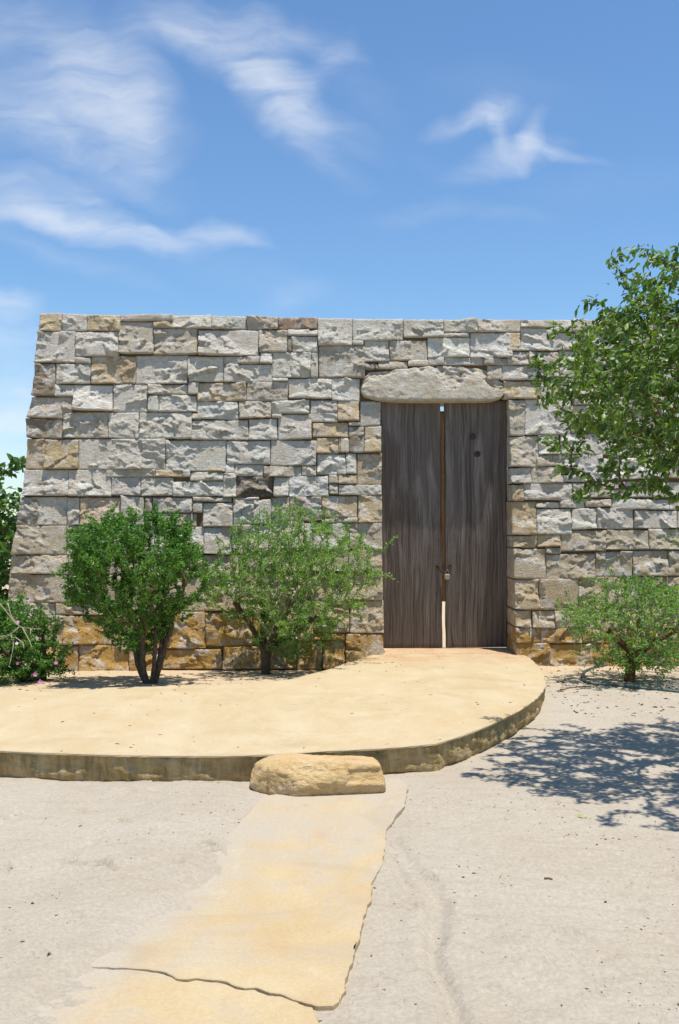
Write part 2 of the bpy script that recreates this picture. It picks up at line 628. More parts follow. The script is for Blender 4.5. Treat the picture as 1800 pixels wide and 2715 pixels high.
def mat_simple(name, c1, c2, scale=20, rough=0.8, spec=0.3, metal=0.0, bump=0.004):
    m, nt, out = new_mat(name)
    k = NT(nt)
    P = k.pos()
    n = k.noise(P, scale, 5, 0.65)
    c = k.mix(k.rng(n, 0.33, 0.67), c1, c2)
    k.principled(out, c, rough, k.bump(k.noise(P, scale * 2.5, 5, 0.7), bump), spec, metal)
    return m


def mat_boulder():
    m, nt, out = new_mat('ochre_boulder')
    k = NT(nt)
    P = k.pos()
    n1 = k.noise(P, 7, 5, 0.6, 0.5)
    c = k.mix(k.rng(n1, 0.35, 0.65), (0.47, 0.315, 0.135), (0.58, 0.42, 0.215))
    n2 = k.noise(k.mapping(P, (1, 1, 2), loc=(2, 3, 4)), 5, 5, 0.6, 0.6)
    c = k.mix(k.rng(n2, 0.50, 0.70, 0, 0.7), c, (0.59, 0.42, 0.29))
    n3 = k.noise(k.mapping(P, (1, 1, 1), loc=(8, 1, 4)), 11, 5, 0.7, 0.6)
    c = k.mix(k.rng(n3, 0.57, 0.72, 0, 0.6), c, (0.58, 0.49, 0.34))
    sp = k.noise(P, 130, 3, 0.7)
    c = k.mix(1.0, c, k.mix(k.rng(sp, 0.3, 0.7), (0.80, 0.78, 0.74), (1.12, 1.12, 1.12)), 'MULTIPLY')
    hh = k.math('ADD', k.noise(P, 30, 6, 0.7, 0.5), k.noise(k.mapping(P, (20, 20, 55), (0.2, 0.2, 0)), 1.0, 4, 0.6, 0.6))
    k.principled(out, c, 0.92, k.bump(hh, 0.014, 0.8), 0.15)
    return m


def mat_leaf(name, dark, light, gloss=0.35, trans=0.35):
    m, nt, out = new_mat(name)
    k = NT(nt)
    at = k.n('ShaderNodeAttribute', attribute_name='tone')
    c = k.mix(at.outputs['Fac'], dark, light)
    c = k.mix(k.rng(at.outputs['Fac'], 0.74, 0.95, 0, 0.55), c, (light[0] * 1.6, light[1] * 1.15, light[2] * 1.1))
    pr = k.n('ShaderNodeBsdfPrincipled')
    k.set(pr.inputs['Base Color'], c)
    pr.inputs['Roughness'].default_value = 0.48
    pr.inputs['Specular IOR Level'].default_value = gloss
    tr = k.n('ShaderNodeBsdfTranslucent')
    k.set(tr.inputs['Color'], k.mix(1.0, c, (1.5, 1.7, 0.7), 'MULTIPLY'))
    mx = k.n('ShaderNodeMixShader')
    mx.inputs[0].default_value = trans
    k.L.new(pr.outputs[0], mx.inputs[1])
    k.L.new(tr.outputs[0], mx.inputs[2])
    k.L.new(mx.outputs[0], out.inputs['Surface'])
    return m


M_STONE = mat_stone()
M_CORE = mat_core()
M_SAND = mat_sand()
M_TERR = mat_ochre('terrace_screed', 0.0, True)
M_PATH = mat_ochre('path_screed', 0.95)
M_EDGE = mat_edge()
M_WOOD = mat_wood()
M_BOULDER = mat_boulder()
M_BATTEN = mat_simple('batten_wood', (0.36, 0.19, 0.07), (0.52, 0.30, 0.13), 30, 0.8, 0.2)
M_RUST = mat_simple('rusty_iron', (0.030, 0.020, 0.015), (0.10, 0.05, 0.03), 60, 0.7, 0.4, 0.4)
M_BRASS = mat_simple('worn_brass', (0.30, 0.24, 0.13), (0.42, 0.37, 0.26), 80, 0.45, 0.5, 0.6)
M_PLUG = mat_simple('dark_plug_wood', (0.030, 0.021, 0.016), (0.10, 0.075, 0.06), 40, 0.8, 0.2)
M_STEEL = mat_simple('dull_steel', (0.35, 0.36, 0.36), (0.5, 0.5, 0.5), 60, 0.35, 0.5, 0.8)
M_HOSE = mat_simple('hose_rubber', (0.045, 0.075, 0.060), (0.10, 0.135, 0.115), 18, 0.5, 0.4)
M_BARK = mat_simple('grey_bark', (0.060, 0.042, 0.026), (0.155, 0.115, 0.080), 35, 0.95, 0.1, 0, 0.01)
M_RBARK = mat_simple('red_bark', (0.090, 0.040, 0.018), (0.20, 0.10, 0.05), 30, 0.95, 0.1, 0, 0.01)
M_TWIG = mat_simple('pale_twig', (0.28, 0.23, 0.15), (0.48, 0.42, 0.31), 40, 0.9, 0.1)
M_TTWIG = mat_simple('brown_twig', (0.10, 0.065, 0.035), (0.25, 0.18, 0.11), 40, 0.9, 0.1)
M_DRY = mat_simple('dry_debris', (0.085, 0.058, 0.035), (0.24, 0.17, 0.10), 30, 0.95, 0.1)
M_LEAF_D = mat_leaf('leaf_dense_green', (0.030, 0.098, 0.016), (0.175, 0.340, 0.062), 0.4, 0.36)
M_LEAF_L = mat_leaf('leaf_light_green', (0.058, 0.150, 0.018), (0.260, 0.430, 0.085), 0.4, 0.42)
M_LEAF_T = mat_leaf('leaf_tree_green', (0.032, 0.080, 0.014), (0.205, 0.305, 0.050), 0.55, 0.38)
M_LEAF_B = mat_leaf('leaf_broad_green', (0.022, 0.075, 0.015), (0.120, 0.240, 0.050), 0.45, 0.30)
M_PETAL = mat_simple('pink_petal', (0.50, 0.16, 0.36), (0.66, 0.33, 0.52), 30, 0.7, 0.2)
M_PETALW = mat_simple('pale_petal', (0.62, 0.50, 0.64), (0.75, 0.68, 0.76), 30, 0.7, 0.2)

# ------------------------------------------------------------------ the ground
SCUFFS = []
_rs = random.Random(19)
for (px_, py_, w_, d_) in ((322, 2180, .05, .035), (185, 2293, .07, .030), (272, 2304, .09, .040), (560, 2248, .06, .036), (575, 2262, .05, .030), (50, 2160, .08, .022),
                           (470, 2298, .04, .022), (345, 2095, .06, .022), (330, 2105, .05, .020), (10, 2300, .08, .026), (385, 2136, .04, .02), (215, 2150, .07, .02),
                           (1140, 2315, .07, .018), (1110, 2385, .06, .026), (1490, 2460, .15, .012), (1360, 2270, .06, .014), (1260, 2160, .07, .012), (480, 2420, .05, .014),
                           (200, 2440, .08, .014), (90, 2540, .09, .014), (1300, 2600, .1, .012), (1600, 2520, .1, .012), (1700, 2380, .08, .014), (440, 2060, .08, .02)):
    _g = at_z(px_, py_, 0.03)
    SCUFFS.append((float(_g[0]), float(_g[1]), _rs.uniform(-0.5, 0.5), w_, d_))


def poly_dist(P, line):
    """signed distance to a polyline (positive on its right-hand side, walking along it) and unsigned"""
    best = np.full(len(P), 1e9)
    sgn = np.ones(len(P))
    for a, b in zip(line[:-1], line[1:]):
        ab = b - a
        t = np.clip(((P - a) @ ab) / (ab @ ab), 0, 1)
        d = P - (a + t[:, None] * ab)
        dd = np.sqrt((d ** 2).sum(1))
        cr = ab[0] * (P[:, 1] - a[1]) - ab[1] * (P[:, 0] - a[0])
        m = dd < best
        best = np.where(m, dd, best)
        sgn = np.where(m, -np.sign(cr), sgn)
    return best * sgn, best


def ground_h(x, y):
    x = np.atleast_1d(np.asarray(x, float))
    y = np.atleast_1d(np.asarray(y, float))
    P = np.stack([x, y], 1)
    h = 0.016 * fbm(x * 0.7, y * 0.7, 0, 3, 3) + 0.006 * fbm(x * 3.2, y * 3.2, 0, 9, 3)
    # raked / blown fine relief
    h += 0.0055 * fbm(x * 8, y * 12, 0, 21, 4, 0.62)
    h += 0.0055 * np.sin((y * 58 + x * 14 + 5 * fbm(x * 1.3, y * 1.3, 0, 5, 2))) * sstep(0.2, 0.8, x) * sstep(5.6, 4.6, y)
    # trodden scuffs on the left
    pits = fbm(x * 2.6, y * 4.2, 0, 41, 2)
    h -= 0.022 * sstep(0.34, 0.60, pits) * sstep(-0.3, -0.8, x) * sstep(7.0, 5.0, y)
    # right-hand bed rises to the wall foot
    h += sstep(7.8, 9.6, y) * 0.075 * sstep(1.0, 1.9, x)
    # left planting bed slopes from the terrace down to the wall
    bed = 0.160 - np.clip((y - 8.5) / 2.4, 0, 1) * 0.145
    w = sstep(7.2, 8.3, y) * sstep(0.9, 0.2, x)
    h = h * (1 - 0.35 * w) + bed * w
    h = np.where((y > 11.6), h * 0.3, h)
    # path: sand lies over its left side, a little below its right edge
    s, _ = poly_dist(P, LEFT_EDGE)              # positive = walking to the camera with the right hand on the west
    near = sstep(6.3, 5.9, y) * sstep(2.2, 2.9, y)
    wob = 0.020 * fbm(x * 5, y * 5, 0, 31, 3) + 0.030 * fbm(x * 1.5, y * 1.5, 0, 33, 2)
    lift = np.interp(s, [-0.5, -0.16, -0.04, 0.06, 0.14, 0.40, 0.9, 2.0], [0.012, 0.010, 0.020, PATH_Z + 0.001, 0.054, 0.060, 0.035, 0.004])
    h = h * (1 - 0.55 * near * sstep(0.7, 0.2, np.abs(s))) + near * (lift + np.clip(wob, -0.02, 0.02) * sstep(0.30, 0.02, np.abs(s)) * 0.4)
    # scuffs and heel marks
    for (sx, sy, ang, wd_, dp) in SCUFFS:
        dx, dy = x - sx, y - sy
        m = (np.abs(dx) < 0.4) & (np.abs(dy) < 0.4)
        if not m.any():
            continue
        u = dx[m] * math.cos(ang) + dy[m] * math.sin(ang)
        v = -dx[m] * math.sin(ang) + dy[m] * math.cos(ang)
        v = v + 2.2 * u * u / wd_ * 0.6 + 0.012 * perlin(u * 25, v * 25, sx, 5)
        h[m] += dp * (-np.exp(-(u / wd_) ** 2 - (v / 0.022) ** 2) + 0.65 * np.exp(-(u / wd_) ** 2 - ((v - 0.045) / 0.028) ** 2))
    # wheel rut curving past the path
    for tr, dep in ((TRACK, 0.024), (TRACK2, 0.018)):
        _, d = poly_dist(P, tr)
        h -= dep * np.exp(-(d / 0.030) ** 2) - 0.006 * np.exp(-((d - 0.07) / 0.035) ** 2)
    return h


def on_ground(px, py):
    p = at_z(px, py, 0.0)
    for _ in range(6):
        z = float(ground_h(p[0], p[1])[0])
        p = at_z(px, py, z)
    return p


def build_ground():
    ys = [-6.0, -3.0, -1.0, 0.3, 1.2]
    y = 1.9
    while y < 11.8:
        ys.append(y)
        y *= 1.0034
    while y < 2500:
        ys.append(y)
        y *= 1.12
    ys = np.array(ys)
    t = np.linspace(-1, 1, 400)
    xs = np.concatenate([[-2500, -700, -200, -60, -25, -14, -9, -6.2], 4.4 * np.sign(t) * (0.72 * np.abs(t) + 0.28 * np.abs(t) ** 3),
                         [6.2, 9, 14, 25, 60, 200, 700, 2500]])
    X, Y = np.meshgrid(xs, ys, indexing='ij')
    H = ground_h(X.ravel(), Y.ravel())
    far = sstep(18, 9, np.hypot(X.ravel(), Y.ravel() - 6))
    Z = H * far
    V = np.stack([X.ravel(), Y.ravel(), Z], 1)
    o = mesh_obj('sand_ground', V, grid_faces(len(xs), len(ys)), M_SAND, None, (0, 0, 0), smooth=True)
    tag(o, 'pale grey beige sandy yard strewn with crumbs', None, None, 'structure')


build_ground()


# ------------------------------------------------------------------ terrace and path
def smooth_poly(pts, step=0.05):
    pts = np.asarray(pts, float)
    seg = np.sqrt((np.diff(pts, axis=0) ** 2).sum(1))
    s = np.concatenate([[0], np.cumsum(seg)])
    n = max(2, int(s[-1] / step))
    q = np.linspace(0, s[-1], n)
    return np.stack([np.interp(q, s, pts[:, 0]), np.interp(q, s, pts[:, 1])], 1)


def slab_mesh(name, outline, z, depth, mat, parent=None, lip=0.012, wob=0.004, zwob=0.0, seed=0):
    """outline counter-clockwise; top sheet, rounded arris, side down to z-depth"""
    import bmesh
    o2 = np.asarray(outline)
    n = len(o2)
    d = np.roll(o2, -1, 0) - np.roll(o2, 1, 0)
    nr = np.stack([d[:, 1], -d[:, 0]], 1)
    nr /= np.maximum(1e-9, np.sqrt((nr ** 2).sum(1)))[:, None]
    w = wob * fbm(o2[:, 0] * 9, o2[:, 1] * 9, 0, seed, 3)[:, None] * 2
    zz = z + zwob * fbm(o2[:, 0] * 2, o2[:, 1] * 2, 0, seed + 5, 2)
    rings = []
    rings.append(np.column_stack([o2 + nr * (w - lip), zz]))
    rings.append(np.column_stack([o2 + nr * w, zz - lip * 0.8]))
    rings.append(np.column_stack([o2 + nr * w * 0.6, zz - depth]))
    V = np.concatenate(rings)
    F_ = [list(range(n))]
    for r in range(2):
        for i in range(n):
            j = (i + 1) % n
            F_.append([r * n + j, r * n + i, (r + 1) * n + i, (r + 1) * n + j])
    bm = bmesh.new()
    vs = [bm.verts.new(v) for v in V]
    for f in F_:
        bm.faces.new([vs[i] for i in f])
    bmesh.ops.triangulate(bm, faces=[f for f in bm.faces if len(f.verts) > 4])
    bmesh.ops.recalc_face_normals(bm, faces=bm.faces[:])
    V2 = np.array([v.co[:] for v in bm.verts])
    Fc = [[v.index for v in f.verts] for f in bm.faces]
    bm.verts.index_update()
    Fc = [[v.index for v in f.verts] for f in bm.faces]
    bm.free()
    return mesh_obj(name, V2, Fc, mat, parent)


front_px = [(-900, 1950), (-500, 1968), (-200, 1980), (0, 1988), (160, 1995), (300, 2000), (600, 2003), (740, 1998), (850, 1990), (1000, 1983),
            (1155, 1970), (1220, 1950), (1300, 1920), (1360, 1890), (1400, 1866), (1430, 1842), (1446, 1818),
            (1443, 1792), (1428, 1768), (1405, 1745), (1378, 1729), (1362, 1724)]
back_px = [(1017, 1730), (985, 1737), (930, 1752), (880, 1772), (800, 1794), (740, 1807), (600, 1815), (400, 1820),
           (150, 1826), (0, 1832), (-300, 1836), (-900, 1832)]
f_pts = line_px(front_px, TERR_Z)
b_pts = line_px(back_px, TERR_Z)
door_back = np.array([[f_pts[-1][0] - 0.005, 11.50], [b_pts[0][0] + 0.005, 11.50]])
front_s = smooth_poly(f_pts, 0.05)
back_s = smooth_poly(b_pts, 0.08)
outline = np.concatenate([front_s, door_back, back_s])
terrace = empty('terrace', (float(f_pts[10][0]), float(f_pts[10][1]), 0), 'raised ochre screeded terrace curving up to the wooden door', None, None, 'structure')
slab_mesh('terrace_top', outline, TERR_Z, 0.016, M_TERR, terrace, 0.007, 0.007, 0.003, 61)
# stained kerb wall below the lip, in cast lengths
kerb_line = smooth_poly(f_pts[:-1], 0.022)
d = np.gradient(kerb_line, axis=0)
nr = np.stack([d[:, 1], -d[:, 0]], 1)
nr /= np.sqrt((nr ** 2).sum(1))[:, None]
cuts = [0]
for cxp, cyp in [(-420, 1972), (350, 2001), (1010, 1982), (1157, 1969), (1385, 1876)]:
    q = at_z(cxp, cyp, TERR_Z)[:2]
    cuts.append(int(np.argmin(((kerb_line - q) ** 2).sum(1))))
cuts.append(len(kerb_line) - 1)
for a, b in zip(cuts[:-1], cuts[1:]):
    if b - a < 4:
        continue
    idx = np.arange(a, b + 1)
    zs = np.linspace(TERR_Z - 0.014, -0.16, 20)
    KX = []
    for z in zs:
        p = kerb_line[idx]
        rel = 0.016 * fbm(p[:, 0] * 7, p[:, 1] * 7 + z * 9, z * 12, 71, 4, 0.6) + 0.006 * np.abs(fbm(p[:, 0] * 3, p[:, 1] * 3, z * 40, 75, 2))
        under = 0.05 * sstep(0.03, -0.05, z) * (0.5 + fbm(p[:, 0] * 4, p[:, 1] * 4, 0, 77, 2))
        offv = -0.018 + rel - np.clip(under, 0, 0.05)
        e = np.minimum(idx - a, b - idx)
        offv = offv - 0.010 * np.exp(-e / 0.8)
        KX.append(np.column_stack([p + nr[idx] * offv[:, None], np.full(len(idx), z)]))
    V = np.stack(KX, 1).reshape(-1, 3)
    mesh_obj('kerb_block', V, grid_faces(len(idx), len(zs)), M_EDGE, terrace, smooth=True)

# path: two cracked slabs
path = empty('path', (float(RIGHT_EDGE[6][0]), float(RIGHT_EDGE[6][1]), 0), 'cracked ochre screed path half buried by sand', None, None, 'structure')
crack_px = [(150, 2560), (300, 2564), (350, 2563), (400, 2570), (440, 2577), (470, 2593), (500, 2594), (525, 2590), (560, 2596), (595, 2600), (625, 2612),
            (650, 2617), (682, 2615), (710, 2627), (745, 2632), (780, 2646), (830, 2660)]
crack = line_px(crack_px, PATH_Z)


def rough_line(p, step, amp, seed):
    q = smooth_poly(p, step)
    n1 = fbm(q[:, 0] * 11, q[:, 1] * 11, 0, seed, 4, 0.6)
    n2 = fbm(q[:, 0] * 11, q[:, 1] * 11, 5.5, seed + 3, 4, 0.6)
    return q + amp * np.stack([n1, n2], 1)


left_up = LEFT_EDGE[:8] + np.array([-0.30, 0.0])
up_out = np.concatenate([
    rough_line(np.concatenate([crack, line_px([(838, 2664), (884, 2666), (900, 2655), (905, 2635), (914, 2618)], PATH_Z)]), 0.012, 0.004, 81),
    rough_line(RIGHT_EDGE[::-1], 0.012, 0.006, 83),
    smooth_poly(np.array([LEFT_EDGE[1] + [0.06, 0.08], LEFT_EDGE[2] + [-0.06, 0], LEFT_EDGE[3] + [-0.2, 0], left_up[4], left_up[5]]), 0.1)])
slab_mesh('path_slab', up_out, PATH_Z, 0.07, M_PATH, path, 0.004, 0.003, 0.0, 85)
crk2 = rough_line(crack, 0.012, 0.004, 81)
gap = np.interp(crk2[:, 0], [crack[0, 0], crack[5, 0] - 0.02, crack[5, 0] + 0.03, crack[9, 0], crack[-1, 0]], [0.002, 0.0025, 0.0075, 0.006, 0.009])
gap = gap * (1 + 0.7 * fbm(crk2[:, 0] * 25, crk2[:, 1] * 25, 0, 87, 2))
crk2 = crk2 - np.stack([np.zeros(len(gap)), np.maximum(gap, 0.0015)], 1)
lowr = line_px([(-500, 3300), (780, 3300), (800, 3000), (850, 2760), (846, 2710), (838, 2685)], PATH_Z - 0.008)
low_out = np.concatenate([rough_line(lowr, 0.03, 0.008, 89), crk2[::-1], (line_px([(60, 2640), (-150, 2800), (-500, 3100)], PATH_Z) + np.array([-0.15, 0]))])
slab_mesh('path_slab', low_out, PATH_Z - 0.007, 0.07, M_PATH, path, 0.004, 0.003, 0.0, 91)

# ------------------------------------------------------------------ the stone wall
S = 2.6133
ORI = {'A': (0, 800, S), 'B': (500, 800, S), 'C': (0, 1150, S), 'D': (500, 1150, S), 'E': (0, 1300, S), 'F': (450, 1300, S),
       'G': (900, 800, S), 'H': (1300, 650, 3.136), 'I': (1200, 1300, S)}
# stones as seen, in the units of nine overlapping survey sheets: x0, y0, x1, y1, tone, roughness
STONES = """
A 275 75 428 203 t r|A 430 80 605 203 g m|A 605 88 835 200 t r|A 838 88 1198 133 c f|A 1075 137 1198 180 t m|A 1198 88 1466 182 g m
A 262 205 525 420 g r|A 525 205 825 378 g m|A 525 382 630 428 g f|A 825 138 1066 361 c r|A 1066 137 1075 180 c f|A 1070 182 1373 367 c m
A 222 424 385 655 b m|A 388 430 628 570 g r|A 632 374 941 567 t r|A 943 370 1303 570 g r|A 1305 378 1554 552 g r|A 1305 555 1378 641 g f
A 378 572 511 655 g f|A 511 574 783 757 w r|A 785 570 1027 763 g r|A 1029 575 1303 642 c r|A 190 657 500 808 c r|A 1030 645 1100 763 g f|A 1102 645 1368 763 g m
A 190 810 437 946 b m|A 440 765 752 945 c r|A 755 765 962 946 g r|A 964 765 1330 951 g r|A 1332 768 1394 815 c f
A 178 950 308 1160 t r|A 310 950 543 1160 o r|A 545 950 1145 1165 g r|A 1150 956 1564 1173 g r
B 163 95 404 190 g r|B 406 98 622 190 c f|B 625 105 895 189 k r|B 897 112 1130 300 g r|B 1132 118 1480 266 g m|B 1132 268 1208 299 g f
B 68 192 490 372 g r|B 690 192 897 233 w f|B 492 193 689 347 c m|B 690 236 717 347 b f|B 719 235 897 347 g r|B 498 350 582 428 w r|B 250 375 495 428 c f
B 250 431 581 555 g r|B 584 350 846 527 g r|B 848 350 900 525 g f|B 902 302 1218 525 c m|B 1212 268 1386 412 g r|B 1220 415 1308 472 d m|B 1310 412 1513 467 c m
B 62 558 402 687 t r|B 403 552 692 685 c m|B 584 530 691 550 w f|B 693 532 997 668 g r|B 999 530 1182 685 w r
B 62 690 346 812 w m|B 348 688 575 805 c m|B 577 680 842 775 g f|B 577 777 646 806 g f|B 844 678 1035 834 g r|B 1037 685 1182 828 t r|B 1184 690 1325 858 g m
B 25 818 417 956 g r|B 419 808 618 958 g f|B 620 778 857 955 g f|B 859 836 1103 938 t r|B 1106 832 1182 858 c f|B 1107 860 1214 1045 b m|B 1216 860 1330 1048 t r
B 264 960 568 1128 w r|B 570 958 887 1137 g m|B 889 940 1045 1053 t r|B 1047 940 1106 1046 c f|B 890 1055 1084 1195 w r|B 1086 1050 1160 1195 w r|B 1162 1050 1332 1268 t r
C 158 245 474 434 g r|C 476 245 768 438 g r|C 738 243 1078 299 c m|C 1080 248 1266 299 t m|C 1268 250 1321 302 g f|C 1323 262 1546 328 g m|C 1447 243 1546 261 t f
C 772 302 976 427 g r|C 978 302 1199 429 g r|C 1201 328 1549 435 w m|C 113 438 268 646 b m|C 270 438 465 632 g m|C 467 440 554 635 g r|C 556 440 838 635 t r
C 840 431 1003 640 g f|C 1006 437 1055 546 b f|C 1058 437 1334 549 g r|C 1006 551 1189 640 c m|C 1191 551 1362 640 c m
C 87 648 250 838 g m|C 252 636 462 838 c f|C 464 640 720 838 g m|C 722 642 958 838 c m|C 960 642 1178 838 g m|C 1180 642 1420 838 g m
C 55 842 213 1144 c m|C 215 840 480 972 g m|C 215 975 470 1170 c f|C 482 840 760 978 c m|C 472 980 738 1170 c m|C 762 840 1010 978 c m|C 740 980 990 1170 c f|C 1012 840 1260 1000 c m|C 992 1002 1260 1170 c m
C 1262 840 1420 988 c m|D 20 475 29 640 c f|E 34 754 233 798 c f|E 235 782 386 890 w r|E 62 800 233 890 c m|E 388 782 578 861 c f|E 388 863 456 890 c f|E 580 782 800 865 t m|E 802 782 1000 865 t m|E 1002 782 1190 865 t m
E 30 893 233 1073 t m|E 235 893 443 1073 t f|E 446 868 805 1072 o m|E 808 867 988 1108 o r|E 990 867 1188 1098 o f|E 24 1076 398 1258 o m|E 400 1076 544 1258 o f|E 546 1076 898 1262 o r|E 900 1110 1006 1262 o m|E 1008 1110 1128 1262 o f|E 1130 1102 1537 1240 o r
D 258 207 321 276 g f|D 323 212 522 294 g m|D 525 222 783 298 c r|D 785 222 888 292 c f|D 243 278 330 441 g f|D 332 297 592 436 d r|D 595 298 697 436 g m|D 699 292 972 436 w r|D 974 285 1038 345 c f|D 974 347 1040 420 c m|D 1040 283 1160 350 t m|D 1043 353 1333 426 g r
D 35 440 300 472 c f|D 30 474 100 545 g f|D 102 476 308 645 g r|D 310 440 490 458 w f|D 310 460 455 628 g m|D 456 460 577 628 g f|D 580 438 698 603 c m|D 700 438 924 603 c m|D 926 427 1167 578 t r|D 1169 430 1335 615 t r|D 926 580 1167 616 c f
D 114 647 300 838 g m|D 302 630 560 800 g m|D 562 605 800 798 g m|D 802 618 1108 804 g m|D 1110 618 1337 803 c f|D 1227 806 1335 956 t m|D 1104 806 1225 960 c f|D 862 806 1102 960 c m|D 602 800 860 960 c m|D 352 802 600 960 c m|D 114 840 350 988 c m
D 1222 958 1338 1155 c m|D 1000 962 1220 1155 c m|D 762 962 998 1155 t m|D 520 962 760 1155 t m|D 352 962 518 1155 c m|D -40 990 350 1230 t m
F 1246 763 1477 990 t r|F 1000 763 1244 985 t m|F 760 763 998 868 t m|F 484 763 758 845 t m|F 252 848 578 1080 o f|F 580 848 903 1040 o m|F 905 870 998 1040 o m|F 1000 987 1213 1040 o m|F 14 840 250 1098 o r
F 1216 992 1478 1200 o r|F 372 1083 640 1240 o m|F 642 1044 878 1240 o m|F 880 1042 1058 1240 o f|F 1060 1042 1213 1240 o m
G 438 120 719 250 g r|G 721 120 950 212 g m|G 952 120 1251 210 c r|G 1253 122 1480 178 c m|G 721 214 896 243 g f|G 607 246 898 384 w m|G 900 212 1197 388 w r|G 1199 212 1252 340 t m|G 1254 180 1480 340 g r
G 343 264 604 406 c r|G 470 402 612 446 g f|G 612 387 720 436 g f|G 722 384 998 436 g m|G 1000 390 1195 440 c m|G 1197 342 1310 440 c m|G 1020 440 1118 540 c m|G 1120 442 1300 542 g r|G 1136 545 1385 672 t r|G 1302 442 1520 543 g m|G 1312 342 1520 440 c m
G 1150 682 1284 926 c m|G 1286 674 1600 918 g r|G 1150 930 1375 1146 c r|G 1377 920 1520 1060 w m|G 1362 1062 1556 1140 c m|G 1152 1148 1325 1262 g m|G 1327 1146 1554 1258 c r|G 1152 1265 1270 1378 t m
H 525 615 673 720 g m|H 675 615 852 720 g m|H 854 617 1098 720 c m|H 1100 617 1348 720 g m|H 1350 617 1600 720 c m|H 1602 617 1850 720 g m
H 500 722 778 878 g m|H 780 722 1040 878 g r|H 1042 722 1330 878 c m|H 1332 722 1580 878 g m|H 1582 722 1850 878 c m
H 576 880 800 1000 g m|H 802 880 1080 1000 c m|H 1082 880 1340 1000 g m|H 1342 880 1580 1000 c m|H 1582 880 1850 1000 g m
H 568 1002 800 1140 g m|H 802 1002 1010 1140 g m|H 1012 1002 1300 1140 c m|H 1302 1002 1560 1140 g m|H 1562 1002 1850 1140 c m
H 412 1142 690 1275 c m|H 692 1142 960 1328 g m|H 962 1142 1200 1328 g r|H 1202 1142 1480 1328 c m|H 1482 1142 1850 1328 g m
H 668 1330 900 1558 t r|H 902 1330 1090 1560 g m|H 1092 1330 1400 1588 c m|H 1402 1330 1850 1588 g m
H 588 1562 745 1736 w m|H 748 1562 1000 1736 g r|H 1002 1564 1258 1764 w r|H 1260 1590 1560 1786 g m|H 1562 1590 1850 1788 c m
H 608 1740 936 1966 w r|H 938 1768 1434 1945 w m|H 1436 1790 1850 1942 c m
I 492 -50 828 68 g r|I 830 -50 1002 52 c m|I 1004 -58 1190 52 c m|I 1192 -60 1383 52 g m|I 1385 -60 1690 50 g m
I 380 74 575 308 o r|I 577 82 738 121 g m|I 740 62 914 122 g r|I 918 58 1095 116 c m|I 1098 58 1335 131 g m|I 1338 62 1500 134 g m|I 1502 54 1700 134 c m
I 580 125 820 303 w m|I 822 125 997 272 w r|I 999 118 1254 266 w r|I 1256 136 1554 266 w r|I 1556 138 1700 266 g r
I 384 312 580 396 t r|I 582 306 745 392 t r|I 748 278 1061 425 c m|I 1063 270 1358 411 c m|I 1360 270 1700 410 c m
I 386 400 640 612 c f|I 642 396 746 438 c f|I 646 440 982 613 c r|I 984 422 1244 600 c m|I 1246 414 1490 598 c r|I 1492 414 1700 598 c r
I 392 616 598 827 t m|I 600 618 868 829 t f|I 870 603 1058 829 t f|I 1060 603 1192 800 c m|I 1195 601 1446 800 c m|I 1448 601 1700 800 c m
I 396 830 545 950 t m|I 547 832 703 955 t f|I 705 832 898 956 t f|I 900 832 1148 958 t f|I 1150 803 1400 958 t m|I 1402 803 1700 958 t m
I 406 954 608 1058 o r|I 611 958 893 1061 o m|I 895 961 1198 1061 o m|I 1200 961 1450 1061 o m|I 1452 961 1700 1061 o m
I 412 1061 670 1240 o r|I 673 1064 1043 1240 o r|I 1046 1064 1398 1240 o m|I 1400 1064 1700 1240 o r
"""
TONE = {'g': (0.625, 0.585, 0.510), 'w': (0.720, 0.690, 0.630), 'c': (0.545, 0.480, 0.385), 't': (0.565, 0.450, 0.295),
        'b': (0.285, 0.230, 0.170), 'd': (0.185, 0.135, 0.090), 'k': (0.380, 0.270, 0.195), 'o': (0.470, 0.290, 0.090)}  # o: earth-stained lower courses, with light bounced off the terrace in the colour

stones = []
for line in STONES.strip().split('\n'):
    for s in line.split('|'):
        t = s.split()
        ox, oy, sc_ = ORI[t[0]]
        x0, y0, x1, y1 = [float(v) for v in t[1:5]]
        stones.append([ox + x0 / sc_, oy + y0 / sc_, ox + x1 / sc_, oy + y1 / sc_, t[5], t[6]])
# the courses go on past the right of the picture
r2 = random.Random(5)
ycs = [847, 880, 931, 970, 1014, 1065, 1140, 1212, 1270, 1320, 1352, 1402, 1458, 1530, 1607, 1668, 1706, 1772]
beyond = []
for a, b in zip(ycs[:-1], ycs[1:]):
    x = 1893.0
    while x < 2260:
        w = r2.uniform(60, 130)
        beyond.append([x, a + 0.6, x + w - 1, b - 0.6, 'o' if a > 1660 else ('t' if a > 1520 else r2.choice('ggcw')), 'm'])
        x += w

WN_ = np.array([0, -1, WALL_K])
WN_ = WN_ / np.linalg.norm(WN_)


